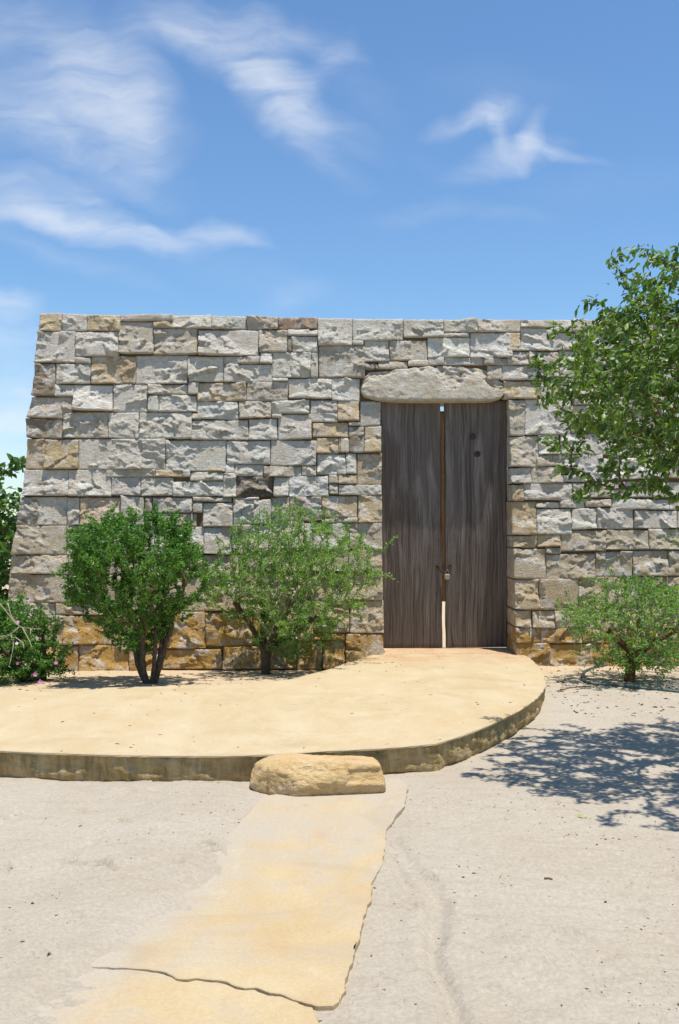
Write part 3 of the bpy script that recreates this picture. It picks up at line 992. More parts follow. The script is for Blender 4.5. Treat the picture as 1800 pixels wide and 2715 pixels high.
def stone_geo(q, rough, seed, depth, cell=0.0115, proud=None, topcurve=None):
    """q: four corner points TL, TR, BR, BL on the wall face; returns verts, faces"""
    r = np.random.default_rng(seed)
    TL, TR, BR, BL = q
    w = np.linalg.norm(TR - TL)
    h = np.linalg.norm(TL - BL)
    nu = int(np.clip(w / cell, 5, 80)) + 1
    nv = int(np.clip(h / cell, 4, 44)) + 1
    u = np.linspace(0, 1, nu)
    v = np.linspace(0, 1, nv)
    U, V = np.meshgrid(u, v, indexing='ij')
    P = ((1 - U) * (1 - V))[..., None] * BL + (U * (1 - V))[..., None] * BR + (U * V)[..., None] * TR + ((1 - U) * V)[..., None] * TL
    a = (U - 0.5) * w
    b = (V - 0.5) * h
    sd = int(r.integers(0, 9999))
    n0 = fbm(a * 7 + sd, b * 7, sd * 0.37, 11, 4, 0.55)
    if proud is None:
        proud = r.uniform(0.011, 0.020)
    cap = np.full_like(a, proud) + r.normal(0, 0.06) * a + r.normal(0.0, 0.07) * b
    cover = {'f': -0.32, 'm': 0.02, 'r': 0.30}[rough] + r.normal(0, 0.06)
    amp = {'f': 0.7, 'm': 0.9, 'r': 1.1}[rough]
    # a pitched boss: large flat facets hewn towards the edges
    boss = cap.copy()
    K = {'f': 1, 'm': 3, 'r': 5}[rough]
    for kk in range(K + int(r.integers(0, 2))):
        ang = r.normal(math.pi / 2, 0.6) if r.random() < 0.78 else r.uniform(0, 2 * math.pi)
        dx, dy = math.cos(ang), math.sin(ang)
        ext = abs(dx) * w / 2 + abs(dy) * h / 2
        start = r.uniform(-0.5, 0.65) * ext
        slope = r.uniform(0.16, 0.52)
        nn = fbm(a * 6 + sd + kk * 7.1, b * 6, 3.3, 23, 4, 0.6)
        t = (a * dx + b * dy) - start + nn * 0.030
        boss = np.minimum(boss, cap + 0.002 - slope * t)
    boss = np.maximum(boss, cap - 0.028 - 0.010 * n0)
    chip = np.clip((cap - boss) / 0.006, 0, 1)
    # broken cleavage: tilted plates with small steps between them
    wa = a + 0.022 * fbm(a * 9 + sd, b * 9, 1.1, 43, 3, 0.6)
    wb = b + 0.022 * fbm(a * 9 + sd, b * 9, 6.1, 47, 3, 0.6)
    plates = np.zeros_like(a)
    for cs, am in ((0.120, 1.0), (0.055, 0.6), (0.026, 0.5)):
        ns = int(np.clip(w * h / (cs * cs), 3, 120))
        sx = r.uniform(-w / 2, w / 2, ns)
        sz = r.uniform(-h / 2, h / 2, ns)
        gx = r.normal(0, 0.20, ns)
        gz = r.normal(-0.15, 0.25, ns)
        z0 = r.normal(0, 0.03 * cs, ns)
        tilt = r.normal(0, 0.5)
        dd = ((wa[..., None] - sx) + tilt * (wb[..., None] - sz)) ** 2 * 0.6 + (wb[..., None] - sz) ** 2 * 1.5
        ix = dd.argmin(-1)
        plates += am * (z0[ix] + gx[ix] * (wa - sx[ix]) + gz[ix] * (wb - sz[ix]))
    rid = 1 - 2 * np.abs(fbm(wa * 10 + sd, wb * 18, 2.2, 37, 3, 0.6))
    grain = 0.0030 * (rid - 0.55) + 0.0030 * fbm(a * 40 + sd, b * 40, 1.7, 29, 3, 0.65)
    flat = {'f': 0.10, 'm': 0.30, 'r': 0.75}[rough]
    patch = sstep(-0.12, 0.12, fbm(a * 4 + sd, b * 4, 7.7, 67, 3, 0.6) + {'f': -0.35, 'm': -0.02, 'r': 0.22}[rough])
    k_ = np.maximum(np.maximum(chip, patch), flat * 0.4)
    surf = boss + k_ * (0.66 * plates + grain) + 0.0012 * n0
    surf = np.clip(surf, -0.014, proud + 0.05)
    # worn arrises
    e = np.minimum.reduce([U * w, (1 - U) * w, V * h, (1 - V) * h])
    rad = r.uniform(0.006, 0.014)
    surf = surf - 0.007 * np.clip(1 - e / rad, 0, 1) ** 2
    # uneven outline
    ww = 0.0035
    edge = np.exp(-e / 0.02)
    P = P + (ww * edge * fbm(a * 11 + sd, b * 11, 8.8, 51, 3))[..., None] * np.array([1, 0, 0]) \
          + (ww * edge * fbm(a * 11 + sd, b * 11, 4.4, 53, 3))[..., None] * np.array([0, 0, 1])
    Pf = P + surf[..., None] * WN_
    verts = [Pf.reshape(-1, 3)]
    faces = [grid_faces(nu, nv)[:, ::-1]]
    # sides
    ring = [(i, 0) for i in range(nu)] + [(nu - 1, j) for j in range(1, nv)] + [(i, nv - 1) for i in range(nu - 2, -1, -1)] + [(0, j) for j in range(nv - 2, 0, -1)]
    ri = np.array([i * nv + j for i, j in ring])
    back = P.reshape(-1, 3)[ri].copy()
    back[:, 1] += depth
    base = nu * nv
    verts.append(back)
    n = len(ri)
    k = np.arange(n)
    k2 = (k + 1) % n
    faces.append(np.stack([ri[k], base + k, base + k2, ri[k2]], 1)[:, ::-1])
    return np.concatenate(verts), np.concatenate(faces), nu * nv


DOOR_Y = 11.42
wall_base = at_wall(700, 1750)
wall = empty('stone_wall', (wall_base[0], wall_base[1] + 0.35, 0.0),
             'tall battered wall of rough split grey and ochre stone blocks around the doorway', 'wall')


def quad_of(s, seed):
    r = np.random.default_rng(seed + 1000)
    x0, y0, x1, y1 = s[:4]
    g = 0.15
    j = min(1.8, 0.04 * min(x1 - x0, y1 - y0))
    c = [(x0 + g, y0 + g), (x1 - g, y0 + g), (x1 - g, y1 - g), (x0 + g, y1 - g)]
    return [at_wall(cx + r.uniform(-j, j), cy + r.uniform(-j, j)) for cx, cy in c]


def stone_color(s, r):
    c = np.array(TONE[s[4]])
    yc = (s[1] + s[3]) / 2
    stain_bounce = sstep(1250, 1600, yc)  # warmer downwards: earth stain plus bounced terrace light put into the stone colour
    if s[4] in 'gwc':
        c = c * (1 - 0.65 * stain_bounce) + np.array([0.47, 0.37, 0.235]) * 0.65 * stain_bounce
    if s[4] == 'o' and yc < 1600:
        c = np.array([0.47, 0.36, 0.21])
    c = c * np.array([1.0, 0.98, 0.94])
    return np.clip(c * r.uniform(0.88, 1.12) * (1 + r.normal(0, 0.007, 3)), 0.02, 0.8)


# left boundary of the wall in photo px (battered end), used by the corner stones and the core
for i, s in enumerate(stones):
    x0, y0, x1, y1 = s[:4]
    q = quad_of(s, i)
    r = np.random.default_rng(i + 77)
    jamb_r = 1335 < x0 < 1365
    jamb_l = 985 < x1 < 1025
    corner = x0 < 110 and x1 < 300
    yc = (y0 + y1) / 2
    if x0 < 110:
        # battered end: slide the outer edge onto the leaning line, course by course
        top_x = np.interp(y0, [828, 900, 960, 1050, 1110, 1160, 1245, 1318, 1395, 1475, 1590, 1640, 1780], [106, 101, 93, 84, 73, 73, 66, 58, 45, 33, 21, 14, 2])
        bot_x = np.interp(y1, [828, 900, 960, 1050, 1110, 1160, 1245, 1318, 1395, 1475, 1590, 1640, 1780], [106, 101, 93, 84, 73, 73, 66, 58, 45, 33, 21, 14, 2])
        if x0 < 105:
            q[0] = at_wall(top_x + r.uniform(-3, 4), y0 + 0.6)
            q[3] = at_wall(bot_x + r.uniform(-3, 4), y1 - 0.6)
    if jamb_r:
        for kq in (0, 3):
            yw = WALL_Y0 + WALL_K * q[kq][2]
            xj = 441.0 / F * DOOR_Y + 0.006
            q[kq] = np.array([xj + r.uniform(-0.004, 0.006), yw, q[kq][2]])
    depth = 0.15
    if jamb_r or jamb_l:
        depth = 0.62 - 0.14 * (q[0][2] - 0.2) + 0.05
        depth = max(depth, 0.22)
        if jamb_l:
            # left reveal stands square behind the leaf edge
            pass
    if x0 < 105:
        depth = 0.66
    proud = r.uniform(0.008, 0.024) if (jamb_r or jamb_l) else None
    if y1 < 905 and y0 < 860:
        depth = 0.5
    V, Fc, nf = stone_geo(q, s[5], i * 13 + 3, depth, proud=proud)
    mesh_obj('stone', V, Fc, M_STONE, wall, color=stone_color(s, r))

# stones past the frame: one part
VV, FF, off = [], [], 0
for i, s in enumerate(beyond):
    q = quad_of(s, 4000 + i)
    V, Fc, nf = stone_geo(q, s[5], 9000 + i * 7, 0.15, cell=0.05)
    VV.append(V)
    FF.append(Fc + off)
    off += len(V)
tag(mesh_obj('stone_courses', np.concatenate(VV), np.concatenate(FF), M_STONE, wall, color=(0.41, 0.38, 0.335)), None, None, None, 'stuff')


# lintel: one long half-dressed boulder
def build_lintel():
    ox, oy, s_ = ORI['G']
    top = [(143, 585), (165, 520), (205, 482), (330, 472), (480, 458), (620, 440), (760, 432), (900, 442), (1010, 466), (1045, 515), (1100, 540), (1134, 562)]
    bot = [(143, 625), (165, 662), (250, 686), (400, 694), (620, 696), (800, 694), (980, 694), (1060, 690), (1115, 672), (1134, 640)]
    nu, nv = 96, 34
    us = np.linspace(143, 1134, nu)
    ty = np.interp(us, [p[0] for p in top], [p[1] for p in top])
    by = np.interp(us, [p[0] for p in bot], [p[1] for p in bot])
    Vg = np.zeros((nu, nv, 3))
    for i in range(nu):
        for j in range(nv):
            v = j / (nv - 1)
            Vg[i, j] = at_wall(ox + us[i] / s_, oy + (by[i] * (1 - v) + ty[i] * v) / s_)
    U, V = np.meshgrid(np.linspace(0, 1, nu), np.linspace(0, 1, nv), indexing='ij')
    a, b = (U - .5) * 1.6, (V - .5) * 0.4
    n = fbm(a * 4, b * 4, 0.5, 101, 5, 0.55)
    cap = 0.055 + 0.010 * n
    # the upper part is broken back, the lower face dressed flat
    brk = np.interp(U.ravel(), [0, .05, .2, .22, .45, .5, .62, .69, .72, .85, .93, 1], [.45, .6, .72, .8, .78, .72, .3, .25, .6, .5, .4, .4]).reshape(U.shape)
    t = np.clip(V - brk + 0.10 * fbm(a * 6, b * 3, 2.5, 103, 3), 0, 1)
    surf = cap - np.minimum(t * 0.22, 0.07) + 0.026 * (0.4 - 2 * np.abs(fbm(a * 7, b * 13, 1.5, 105, 4, 0.6))) * sstep(0, 0.08, t)
    e = np.minimum(np.minimum(U * 1.6, (1 - U) * 1.6), np.minimum(V, 1 - V) * 0.42)
    surf = surf - 0.030 * np.clip(1 - e / 0.022, 0, 1) ** 2 + 0.006 * fbm(a * 20, b * 20, 3.5, 107, 4, 0.6)
    Vf = Vg + surf[..., None] * WN_
    nvt = nu * nv
    ring = [(i, 0) for i in range(nu)] + [(nu - 1, j) for j in range(1, nv)] + [(i, nv - 1) for i in range(nu - 2, -1, -1)] + [(0, j) for j in range(nv - 2, 0, -1)]
    ri = np.array([i * nv + j for i, j in ring])
    back = Vg.reshape(-1, 3)[ri].copy()
    back[:, 1] += 0.45
    k = np.arange(len(ri))
    k2 = (k + 1) % len(ri)
    Fc = np.concatenate([grid_faces(nu, nv)[:, ::-1], np.stack([ri[k], nvt + k, nvt + k2, ri[k2]], 1)[:, ::-1]])
    o = mesh_obj('lintel', np.concatenate([Vf.reshape(-1, 3), back]), Fc, M_STONE, wall, color=(0.60, 0.525, 0.41))
    tag(o, 'long rounded tan lintel stone over the door')


build_lintel()


# the earth-packed core behind the facing
def prism(poly_px_front, setback, y_back):
    fr = []
    for (px, py) in poly_px_front:
        p = at_wall(px, py)
        p[1] += setback
        fr.append(p)
    fr = np.array(fr)
    bk = fr.copy()
    bk[:, 1] = y_back
    n = len(fr)
    V = np.concatenate([fr, bk])
    Fc = [list(range(n)), list(range(2 * n - 1, n - 1, -1))]
    for i in range(n):
        j = (i + 1) % n
        Fc.append([j, i, n + i, n + j])
    return V, Fc


for poly in ([(120, 836), (1000, 848), (1003, 1000), (1006, 1820), (14, 1820), (40, 1480), (80, 1180)],
             [(1002, 849), (1368, 852), (1368, 1050), (1002, 1050)],
             [(1370, 852), (2255, 852), (2255, 1820), (1392, 1820), (1376, 1200)]):
    V, Fc = prism(poly, 0.045, 11.98)
    mesh_obj('wall_core', V, Fc, M_CORE, wall)

# ------------------------------------------------------------------ the two door leaves
DOOR_Y = 11.42


def board(name, px4, thick, mat, parent, seed, y=DOOR_Y, rough=1.0, nu=44, nv=120):
    c = [at_depth(x, yy, y) for x, yy in px4]      # TL TR BR BL
    U, V = np.meshgrid(np.linspace(0, 1, nu), np.linspace(0, 1, nv), indexing='ij')
    P = ((1 - U) * (1 - V))[..., None] * c[3] + (U * (1 - V))[..., None] * c[2] + (U * V)[..., None] * c[1] + ((1 - U) * V)[..., None] * c[0]
    x, z = P[..., 0], P[..., 2]
    bend = 0.06 * fbm(x * 1.5, z * 0.8, 0, seed, 2)
    g = fbm((x + bend) * 38, z * 1.0, 0, seed + 3, 4, 0.6)
    d = rough * (0.0035 * g + 0.006 * fbm(x * 3, z * 0.8, 0, seed + 7, 2))
    e = np.minimum(np.minimum(U, 1 - U) * 0.62, np.minimum(V, 1 - V) * 2.8)
    d = d - 0.008 * np.clip(1 - e / 0.012, 0, 1) ** 2
    P = P.copy()
    P[..., 0] += rough * 0.006 * fbm(U * 3, z * 2.5, 0, seed + 9, 3) * (np.abs(U - 0.5) * 2) ** 4
    P[..., 1] -= d
    n = nu * nv
    ring = [(i, 0) for i in range(nu)] + [(nu - 1, j) for j in range(1, nv)] + [(i, nv - 1) for i in range(nu - 2, -1, -1)] + [(0, j) for j in range(nv - 2, 0, -1)]
    ri = np.array([i * nv + j for i, j in ring])
    back = P.reshape(-1, 3)[ri].copy()
    back[:, 1] = y + thick
    k = np.arange(len(ri))
    k2 = (k + 1) % len(ri)
    Fc = [tuple(f) for f in grid_faces(nu, nv)[:, ::-1]] + [tuple(f) for f in np.stack([ri[k], n + k, n + k2, ri[k2]], 1)[:, ::-1]] + [tuple(n + np.arange(len(ri)))]
    return mesh_obj(name, np.concatenate([P.reshape(-1, 3), back]), Fc, mat, parent, smooth=True)


def ring_tube(pts, rad, sides=8, closed=False):
    pts = np.asarray(pts, float)
    n = len(pts)
    rad = np.broadcast_to(np.asarray(rad, float), (n,))
    if closed:
        T = np.roll(pts, -1, 0) - np.roll(pts, 1, 0)
    else:
        T = np.gradient(pts, axis=0)
    T /= np.maximum(1e-9, np.linalg.norm(T, axis=1))[:, None]
    ref = np.array([0.31, 0.17, 0.93])
    A = np.cross(T, ref)
    A /= np.maximum(1e-6, np.linalg.norm(A, axis=1))[:, None]
    B = np.cross(T, A)
    an = np.linspace(0, 2 * math.pi, sides, endpoint=False)
    V = pts[:, None, :] + rad[:, None, None] * (np.cos(an)[None, :, None] * A[:, None, :] + np.sin(an)[None, :, None] * B[:, None, :])
    V = V.reshape(-1, 3)
    Fc = []
    m = n if closed else n - 1
    for i in range(m):
        i2 = (i + 1) % n
        for k in range(sides):
            k2 = (k + 1) % sides
            Fc.append([i * sides + k, i * sides + k2, i2 * sides + k2, i2 * sides + k])
    if not closed:
        Fc.append(list(range(sides))[::-1])
        Fc.append([(n - 1) * sides + k for k in range(sides)])
    return V, Fc


def disc_lathe(c, prof, axis_y=-1, sides=14):
    """prof: (radius, height outwards) revolved about the y axis at c"""
    V, Fc = [], []
    for (r, h) in prof:
        for k in range(sides):
            a = 2 * math.pi * k / sides
            V.append((c[0] + r * math.cos(a), c[1] + axis_y * h, c[2] + r * math.sin(a)))
    for i in range(len(prof) - 1):
        for k in range(sides):
            k2 = (k + 1) % sides
            Fc.append([i * sides + k, i * sides + k2, (i + 1) * sides + k2, (i + 1) * sides + k])
    Fc.append([(len(prof) - 1) * sides + k for k in range(sides)])
    return V, Fc


bl = at_depth(1095, 1718, DOOR_Y)
leafL = empty('door_leaf', (bl[0], DOOR_Y, bl[2]), 'weathered dark wooden door leaf of one wide plank, beside the bush', 'door', 'plank door leaves')
board('plank', [(1001, 1060), (1166, 1060), (1172, 1717), (1009, 1717)], 0.07, M_WOOD, leafL, 201)
br = at_depth(1260, 1717, DOOR_Y)
leafR = empty('door_leaf', (br[0], DOOR_Y, br[2]), 'weathered dark wooden door leaf with two round plugs in the plank', 'door', 'plank door leaves')
board('plank', [(1177, 1060), (1343, 1060), (1345, 1716), (1181, 1717)], 0.07, M_WOOD, leafR, 231)
for (px, py) in ((1252, 1158), (1264, 1204)):
    c = at_depth(px, py, DOOR_Y - 0.0015)
    V, Fc = disc_lathe(c, [(0.034, -0.01), (0.034, 0.012), (0.029, 0.018), (0.024, 0.012), (0.02, 0.013)])
    mesh_obj('wooden_plug', V, Fc, M_PLUG, leafR, smooth=True)
board('batten', [(1157, 1090), (1187, 1090), (1191, 1595), (1163, 1595)], 0.05, M_BATTEN, leafR, 251, DOOR_Y + 0.074, 0.4, 8, 40)

# chain drawn through two holes, and the padlock that closes it
hl = at_depth(1158, 1501, DOOR_Y)
hr = at_depth(1192, 1500, DOOR_Y)
for c, lf in ((hl, leafL), (hr, leafR)):
    V, Fc = disc_lathe((c[0], DOOR_Y - 0.004, c[2]), [(0.019, -0.01), (0.019, 0.004), (0.012, 0.006), (0.011, -0.004)])
    mesh_obj('chain_hole', V, Fc, M_RUST, lf, smooth=True)
chain = empty('chain', (hl[0], DOOR_Y - 0.02, hl[2] - 0.08), 'rusty iron chain looped through the holes of both door leaves', 'chain')


def link_mesh(c, tang, side, L=0.024, W=0.011, r=0.0042):
    a = np.linspace(0, 2 * math.pi, 16, endpoint=False)
    t = np.asarray(tang, float)
    t /= np.linalg.norm(t)
    s = np.asarray(side, float)
    s = s - t * (s @ t)
    s /= np.linalg.norm(s)
    pts = [np.asarray(c) + t * (L - W) * np.sign(math.cos(x)) * min(1, abs(math.cos(x)) * 3) + t * W * math.cos(x) + s * W * math.sin(x) for x in a]
    return ring_tube(pts, r, 6, True)


lock_c = at_depth(1184, 1513, DOOR_Y - 0.035)
cp = [hl + [0, -0.012, 0], at_depth(1165, 1511, DOOR_Y - 0.025), at_depth(1174, 1517, DOOR_Y - 0.03), lock_c + [-0.008, 0, 0.004]]
cp2 = [hr + [0, -0.012, 0], at_depth(1191, 1508, DOOR_Y - 0.03), lock_c + [0.012, 0, 0.006]]
for pts in (cp, cp2):
    q = np.array(pts)
    seg = np.linalg.norm(np.diff(q, axis=0), axis=1)
    sl = np.concatenate([[0], np.cumsum(seg)])
    n = max(2, int(round(sl[-1] / 0.034)))
    for i in range(n):
        t0 = (i + 0.5) / n * sl[-1]
        c = np.array([np.interp(t0, sl, q[:, j]) for j in range(3)])
        c1 = np.array([np.interp(t0 + 0.005, sl, q[:, j]) for j in range(3)])
        c0 = np.array([np.interp(t0 - 0.005, sl, q[:, j]) for j in range(3)])
        V, Fc = link_mesh(c, c1 - c0, (0, 1, 0) if i % 2 else (0.7, 0, 0.7))
        mesh_obj('chain_link', V, Fc, M_RUST, chain, smooth=True)
pl = empty('padlock', (lock_c[0], lock_c[1], lock_c[2] - 0.11), 'small worn brass padlock hanging from the chain on the door', 'padlock')
w, hgt, th = 0.032, 0.062, 0.014
prof = []
for a in np.linspace(0, 2 * math.pi, 20, endpoint=False):
    ca, sa = math.cos(a), math.sin(a)
    prof.append((w * np.sign(ca) * abs(ca) ** 0.45, hgt / 2 * np.sign(sa) * abs(sa) ** 0.45))
prof = np.array(prof)
rings = []
bc = lock_c + np.array([0, 0, -0.072])
for yy, sc_ in ((-th, 0.88), (-th * 0.75, 1.0), (th * 0.75, 1.0), (th, 0.88)):
    rings.append(np.column_stack([bc[0] + prof[:, 0] * sc_, np.full(20, bc[1] + yy), bc[2] + prof[:, 1] * sc_]))
V = np.concatenate(rings)
Fc = [[r * 20 + k, r * 20 + (k + 1) % 20, (r + 1) * 20 + (k + 1) % 20, (r + 1) * 20 + k] for r in range(3) for k in range(20)]
Fc += [list(range(20))[::-1], list(range(60, 80))]
mesh_obj('lock_body', V, Fc, M_BRASS, pl)
a = np.linspace(0, math.pi, 12)
sh = [bc + [0.019, 0, 0.02]] + [bc + np.array([0.019 * math.cos(x), 0, 0.058 + 0.019 * math.sin(x)]) for x in a] + [bc + [-0.019, 0, 0.02]]
V, Fc = ring_tube(sh, 0.0048, 8)
mesh_obj('shackle', V, Fc, M_STEEL, pl, smooth=True)


# ------------------------------------------------------------------ step boulder
def build_boulder():
    n = 64
    t = np.linspace(-1, 1, n)
    A, B = np.meshgrid(t, t, indexing='ij')
    o1 = np.ones_like(A)
    V, Fc, off = [], [], 0
    for (x, y, z) in ((A, B, o1), (B, A, -o1), (o1, A, B), (-o1, B, A), (B, o1, A), (A, -o1, B)):
        V.append(np.stack([x, y, z], -1).reshape(-1, 3))
        Fc.append(grid_faces(n, n, off))
        off += n * n
    D = np.concatenate(V)
    Fc = np.concatenate(Fc)
    D = D / np.linalg.norm(D, axis=1)[:, None]
    dims = np.array([0.400, 0.215, 0.140])
    p = 4.5
    r = (np.abs(D / dims) ** p).sum(1) ** (-1 / p)
    planes = [((-0.80, -0.30, 0.55), 0.315), ((-0.75, -0.35, -0.55), 0.335), ((0.05, -0.80, 0.60), 0.178), ((0.05, -0.62, -0.78), 0.168),
              ((0.80, -0.55, 0.1), 0.395), ((0.75, -0.2, -0.6), 0.36), ((0.04, 0.10, 1.0), 0.116), ((0.16, -0.82, -0.25), 0.193), ((0.55, -0.60, 0.60), 0.315),
              ((-0.15, -0.55, 0.85), 0.178), ((-0.5, 0.5, 0.5), 0.33), ((-0.35, -0.75, 0.1), 0.235), ((0.25, -0.9, 0.35), 0.21), ((0.6, 0.2, 0.75), 0.30), ((-0.30, 0.0, 0.95), 0.185), ((-0.3, -0.5, -0.8), 0.20), ((0.9, 0.1, 0.25), 0.375)]
    for nv_, dd in planes:
        nn = np.array(nv_) / np.linalg.norm(nv_)
        c = D @ nn
        q = np.where(c > 1e-3, dd / np.maximum(c, 1e-3), 1e9)
        r = -np.log(np.exp(-r * 260) + np.exp(-np.minimum(q, 2.4) * 260)) / 260
    P = D * r[:, None]
    nz = fbm(P[:, 0] * 5, P[:, 1] * 5, P[:, 2] * 5, 301, 5, 0.55)
    rid = 1 - 2 * np.abs(fbm(P[:, 0] * 6, P[:, 1] * 8, P[:, 2] * 13, 311, 4, 0.6))
    P = P + D * (0.006 * nz + 0.007 * (rid - 0.6) + 0.0035 * fbm(P[:, 0] * 28, P[:, 1] * 28, P[:, 2] * 28, 313, 3, 0.6))[:, None]
    # a split near the left end and a broken ledge on the right
    P[:, 1] += 0.014 * np.exp(-((P[:, 0] + 0.285 + 0.02 * P[:, 2]) / 0.006) ** 2) * (P[:, 1] < 0)
    led = sstep(0.17, 0.19, P[:, 0]) * sstep(0.005, 0.02, P[:, 2]) * sstep(0.09, 0.07, P[:, 2]) * (P[:, 1] < -0.05)
    P[:, 1] += 0.016 * led
    tp = 1 - 0.04 * sstep(-0.05, -0.40, P[:, 0])
    P[:, 1] *= tp
    P[:, 2] = (P[:, 2] + 0.1) * tp - 0.1
    ca, sa = math.cos(-0.035), math.sin(-0.035)
    P = np.column_stack([P[:, 0] * ca - P[:, 1] * sa, P[:, 0] * sa + P[:, 1] * ca, P[:, 2]])
    c = at_z(842, 2052, 0.10)
    P = P + np.array([c[0], 5.965, 0.084])
    o = mesh_obj('step_boulder', P, Fc, M_BOULDER, None)
    tag(o, 'long ochre boulder serving as a step against the terrace edge', 'boulder')


build_boulder()


# ------------------------------------------------------------------ plants
def grow(root_pts, attractors, step, r, curl=0.12, straight=0.22, sag=0.0):
    pos = [np.array(p, float) for p in root_pts]
    par = list(range(-1, len(pos) - 1))
    plen = [0.0]
    for i in range(1, len(pos)):
        plen.append(plen[-1] + np.linalg.norm(pos[i] - pos[i - 1]))
    cap = len(pos) + len(attractors) * 14 + 100
    PA = np.zeros((cap, 3))
    PL = np.zeros(cap)
    n = len(pos)
    PA[:n] = pos
    PL[:n] = plen
    parent = np.full(cap, -1)
    parent[:n] = par
    top = PA[n - 1]
    order = np.argsort(np.linalg.norm(attractors - top, axis=1) * (1 + 0.25 * r.random(len(attractors))))
    paths = [list(range(n))]
    n_root = n
    for a in attractors[order]:
        lo = max(1, n_root // 3)
        dd = np.linalg.norm(PA[lo:n] - a, axis=1)
        cost = dd + straight * PL[lo:n]
        # branches prefer to rise
        cost = cost + 0.6 * np.maximum(0, PA[lo:n, 2] - a[2])
        j = lo + int(np.argmin(cost))
        dist = dd[j - lo]
        k = int(np.clip(round(dist / step), 2, 12))
        if n + k >= cap:
            break
        p0 = PA[j]
        off = r.normal(0, 1, 3) * curl * dist
        off[2] += 0.10 * dist
        path = [j]
        for i in range(1, k + 1):
            t = i / k
            q = p0 * (1 - t) + a * t + off * math.sin(math.pi * t) * (1 - 0.3 * t)
            if 0 < i < k:
                q = q + r.normal(0, 0.035 * dist / k + 0.002, 3)
            q[2] -= sag * dist * t * t
            PA[n] = q
            PL[n] = PL[path[-1]] + np.linalg.norm(q - PA[path[-1]])
            parent[n] = path[-1]
            path.append(n)
            n += 1
        paths.append(path)
    tips = np.zeros(n)
    for p in paths[1:]:
        i = p[-1]
        while i >= 0:
            tips[i] += 1
            i = parent[i]
    return PA[:n], paths, tips


def branches_mesh(PA, paths, tips, r_tip, r_max, power, sides_big=7):
    VV, FF, off = [], [], 0
    for p in paths:
        pts = PA[p]
        rad = np.minimum(r_max, r_tip * np.maximum(1, tips[p]) ** power)
        if len(p) > 1:
            rad[0] = min(rad[0], rad[1] * 1.3)
        rad[-1] *= 0.5
        sd = sides_big if rad.max() > 0.01 else 4
        V, Fc = ring_tube(pts, rad, sd)
        VV.append(V)
        FF += [[i + off for i in f] for f in Fc]
        off += len(V)
    return np.concatenate(VV), FF


def leaves_mesh(name, anchors, dirs, size, width, mat, parent, r, up=0.7, fold=0.25, droop=0.0, spread=0.9, six=False, clump=None):
    n = len(anchors)
    d = dirs + r.normal(0, spread, (n, 3))
    d[:, 2] -= droop
    d /= np.linalg.norm(d, axis=1)[:, None]
    nm = r.normal(0, 0.6, (n, 3))
    nm[:, 2] += up
    nm -= d * (nm * d).sum(1)[:, None]
    nm /= np.maximum(1e-6, np.linalg.norm(nm, axis=1))[:, None]
    sd = np.cross(d, nm)
    L = (size * r.uniform(0.6, 1.25, n))[:, None]
    W = (width * r.uniform(0.75, 1.2, n))[:, None]
    b = anchors
    if six:
        tip = b + d * L - nm * L * 0.12
        l1 = b + d * L * 0.32 + sd * W * 0.5 + nm * W * fold
        r1 = b + d * L * 0.32 - sd * W * 0.5 + nm * W * fold
        l2 = b + d * L * 0.68 + sd * W * 0.36 + nm * W * fold * 0.6
        r2_ = b + d * L * 0.68 - sd * W * 0.36 + nm * W * fold * 0.6
        m = b + d * L * 0.5 - nm * L * 0.02
        V = np.stack([b, l1, l2, tip, r2_, r1, m], 1).reshape(-1, 3)
        base = np.arange(n)[:, None] * 7
        tri = np.array([[0, 6, 1], [1, 6, 2], [2, 6, 3], [3, 6, 4], [4, 6, 5], [5, 6, 0]])
        k = 6
    else:
        tip = b + d * L
        mid = b + d * L * 0.45
        l1 = mid + sd * W * 0.5 + nm * W * fold
        r1 = mid - sd * W * 0.5 + nm * W * fold
        V = np.stack([b, l1, tip, r1], 1).reshape(-1, 3)
        base = np.arange(n)[:, None] * 4
        tri = np.array([[0, 2, 1], [0, 3, 2]])
        k = 2
    Fc = (base[:, :, None] + tri[None]).reshape(-1, 3)
    o = mesh_obj(name, V, Fc, mat, parent)
    tone = np.clip(r.beta(2.0, 2.6, n) + 0.16 * fbm(b[:, 0] * 5, b[:, 1] * 5, b[:, 2] * 5, 401, 2), 0, 1)
    if clump is not None:
        tone = np.clip(tone + clump, 0, 1)
    at = o.data.attributes.new('tone', 'FLOAT', 'FACE')
    at.data.foreach_set('value', np.repeat(tone, k).astype(np.float32))
    return o


def leaf_anchors(PA, paths, spacing, r, skip=1, frac=0.0, jitter=0.004, mult=1):
    A, D = [], []
    for p in paths[skip:]:
        pts = PA[p]
        seg = np.linalg.norm(np.diff(pts, axis=0), axis=1)
        s = np.concatenate([[0], np.cumsum(seg)])
        L = s[-1]
        m = max(2, int(L * (1 - frac) / spacing))
        t = np.linspace(L * frac, L, m)
        q = np.stack([np.interp(t, s, pts[:, i]) for i in range(3)], 1)
        dr = pts[-1] - pts[max(0, len(pts) - 3)]
        dr = dr / max(1e-6, np.linalg.norm(dr))
        for _ in range(mult):
            A.append(q + r.normal(0, jitter, q.shape))
            D.append(np.repeat(dr[None], m, 0))
    return np.concatenate(A), np.concatenate(D)


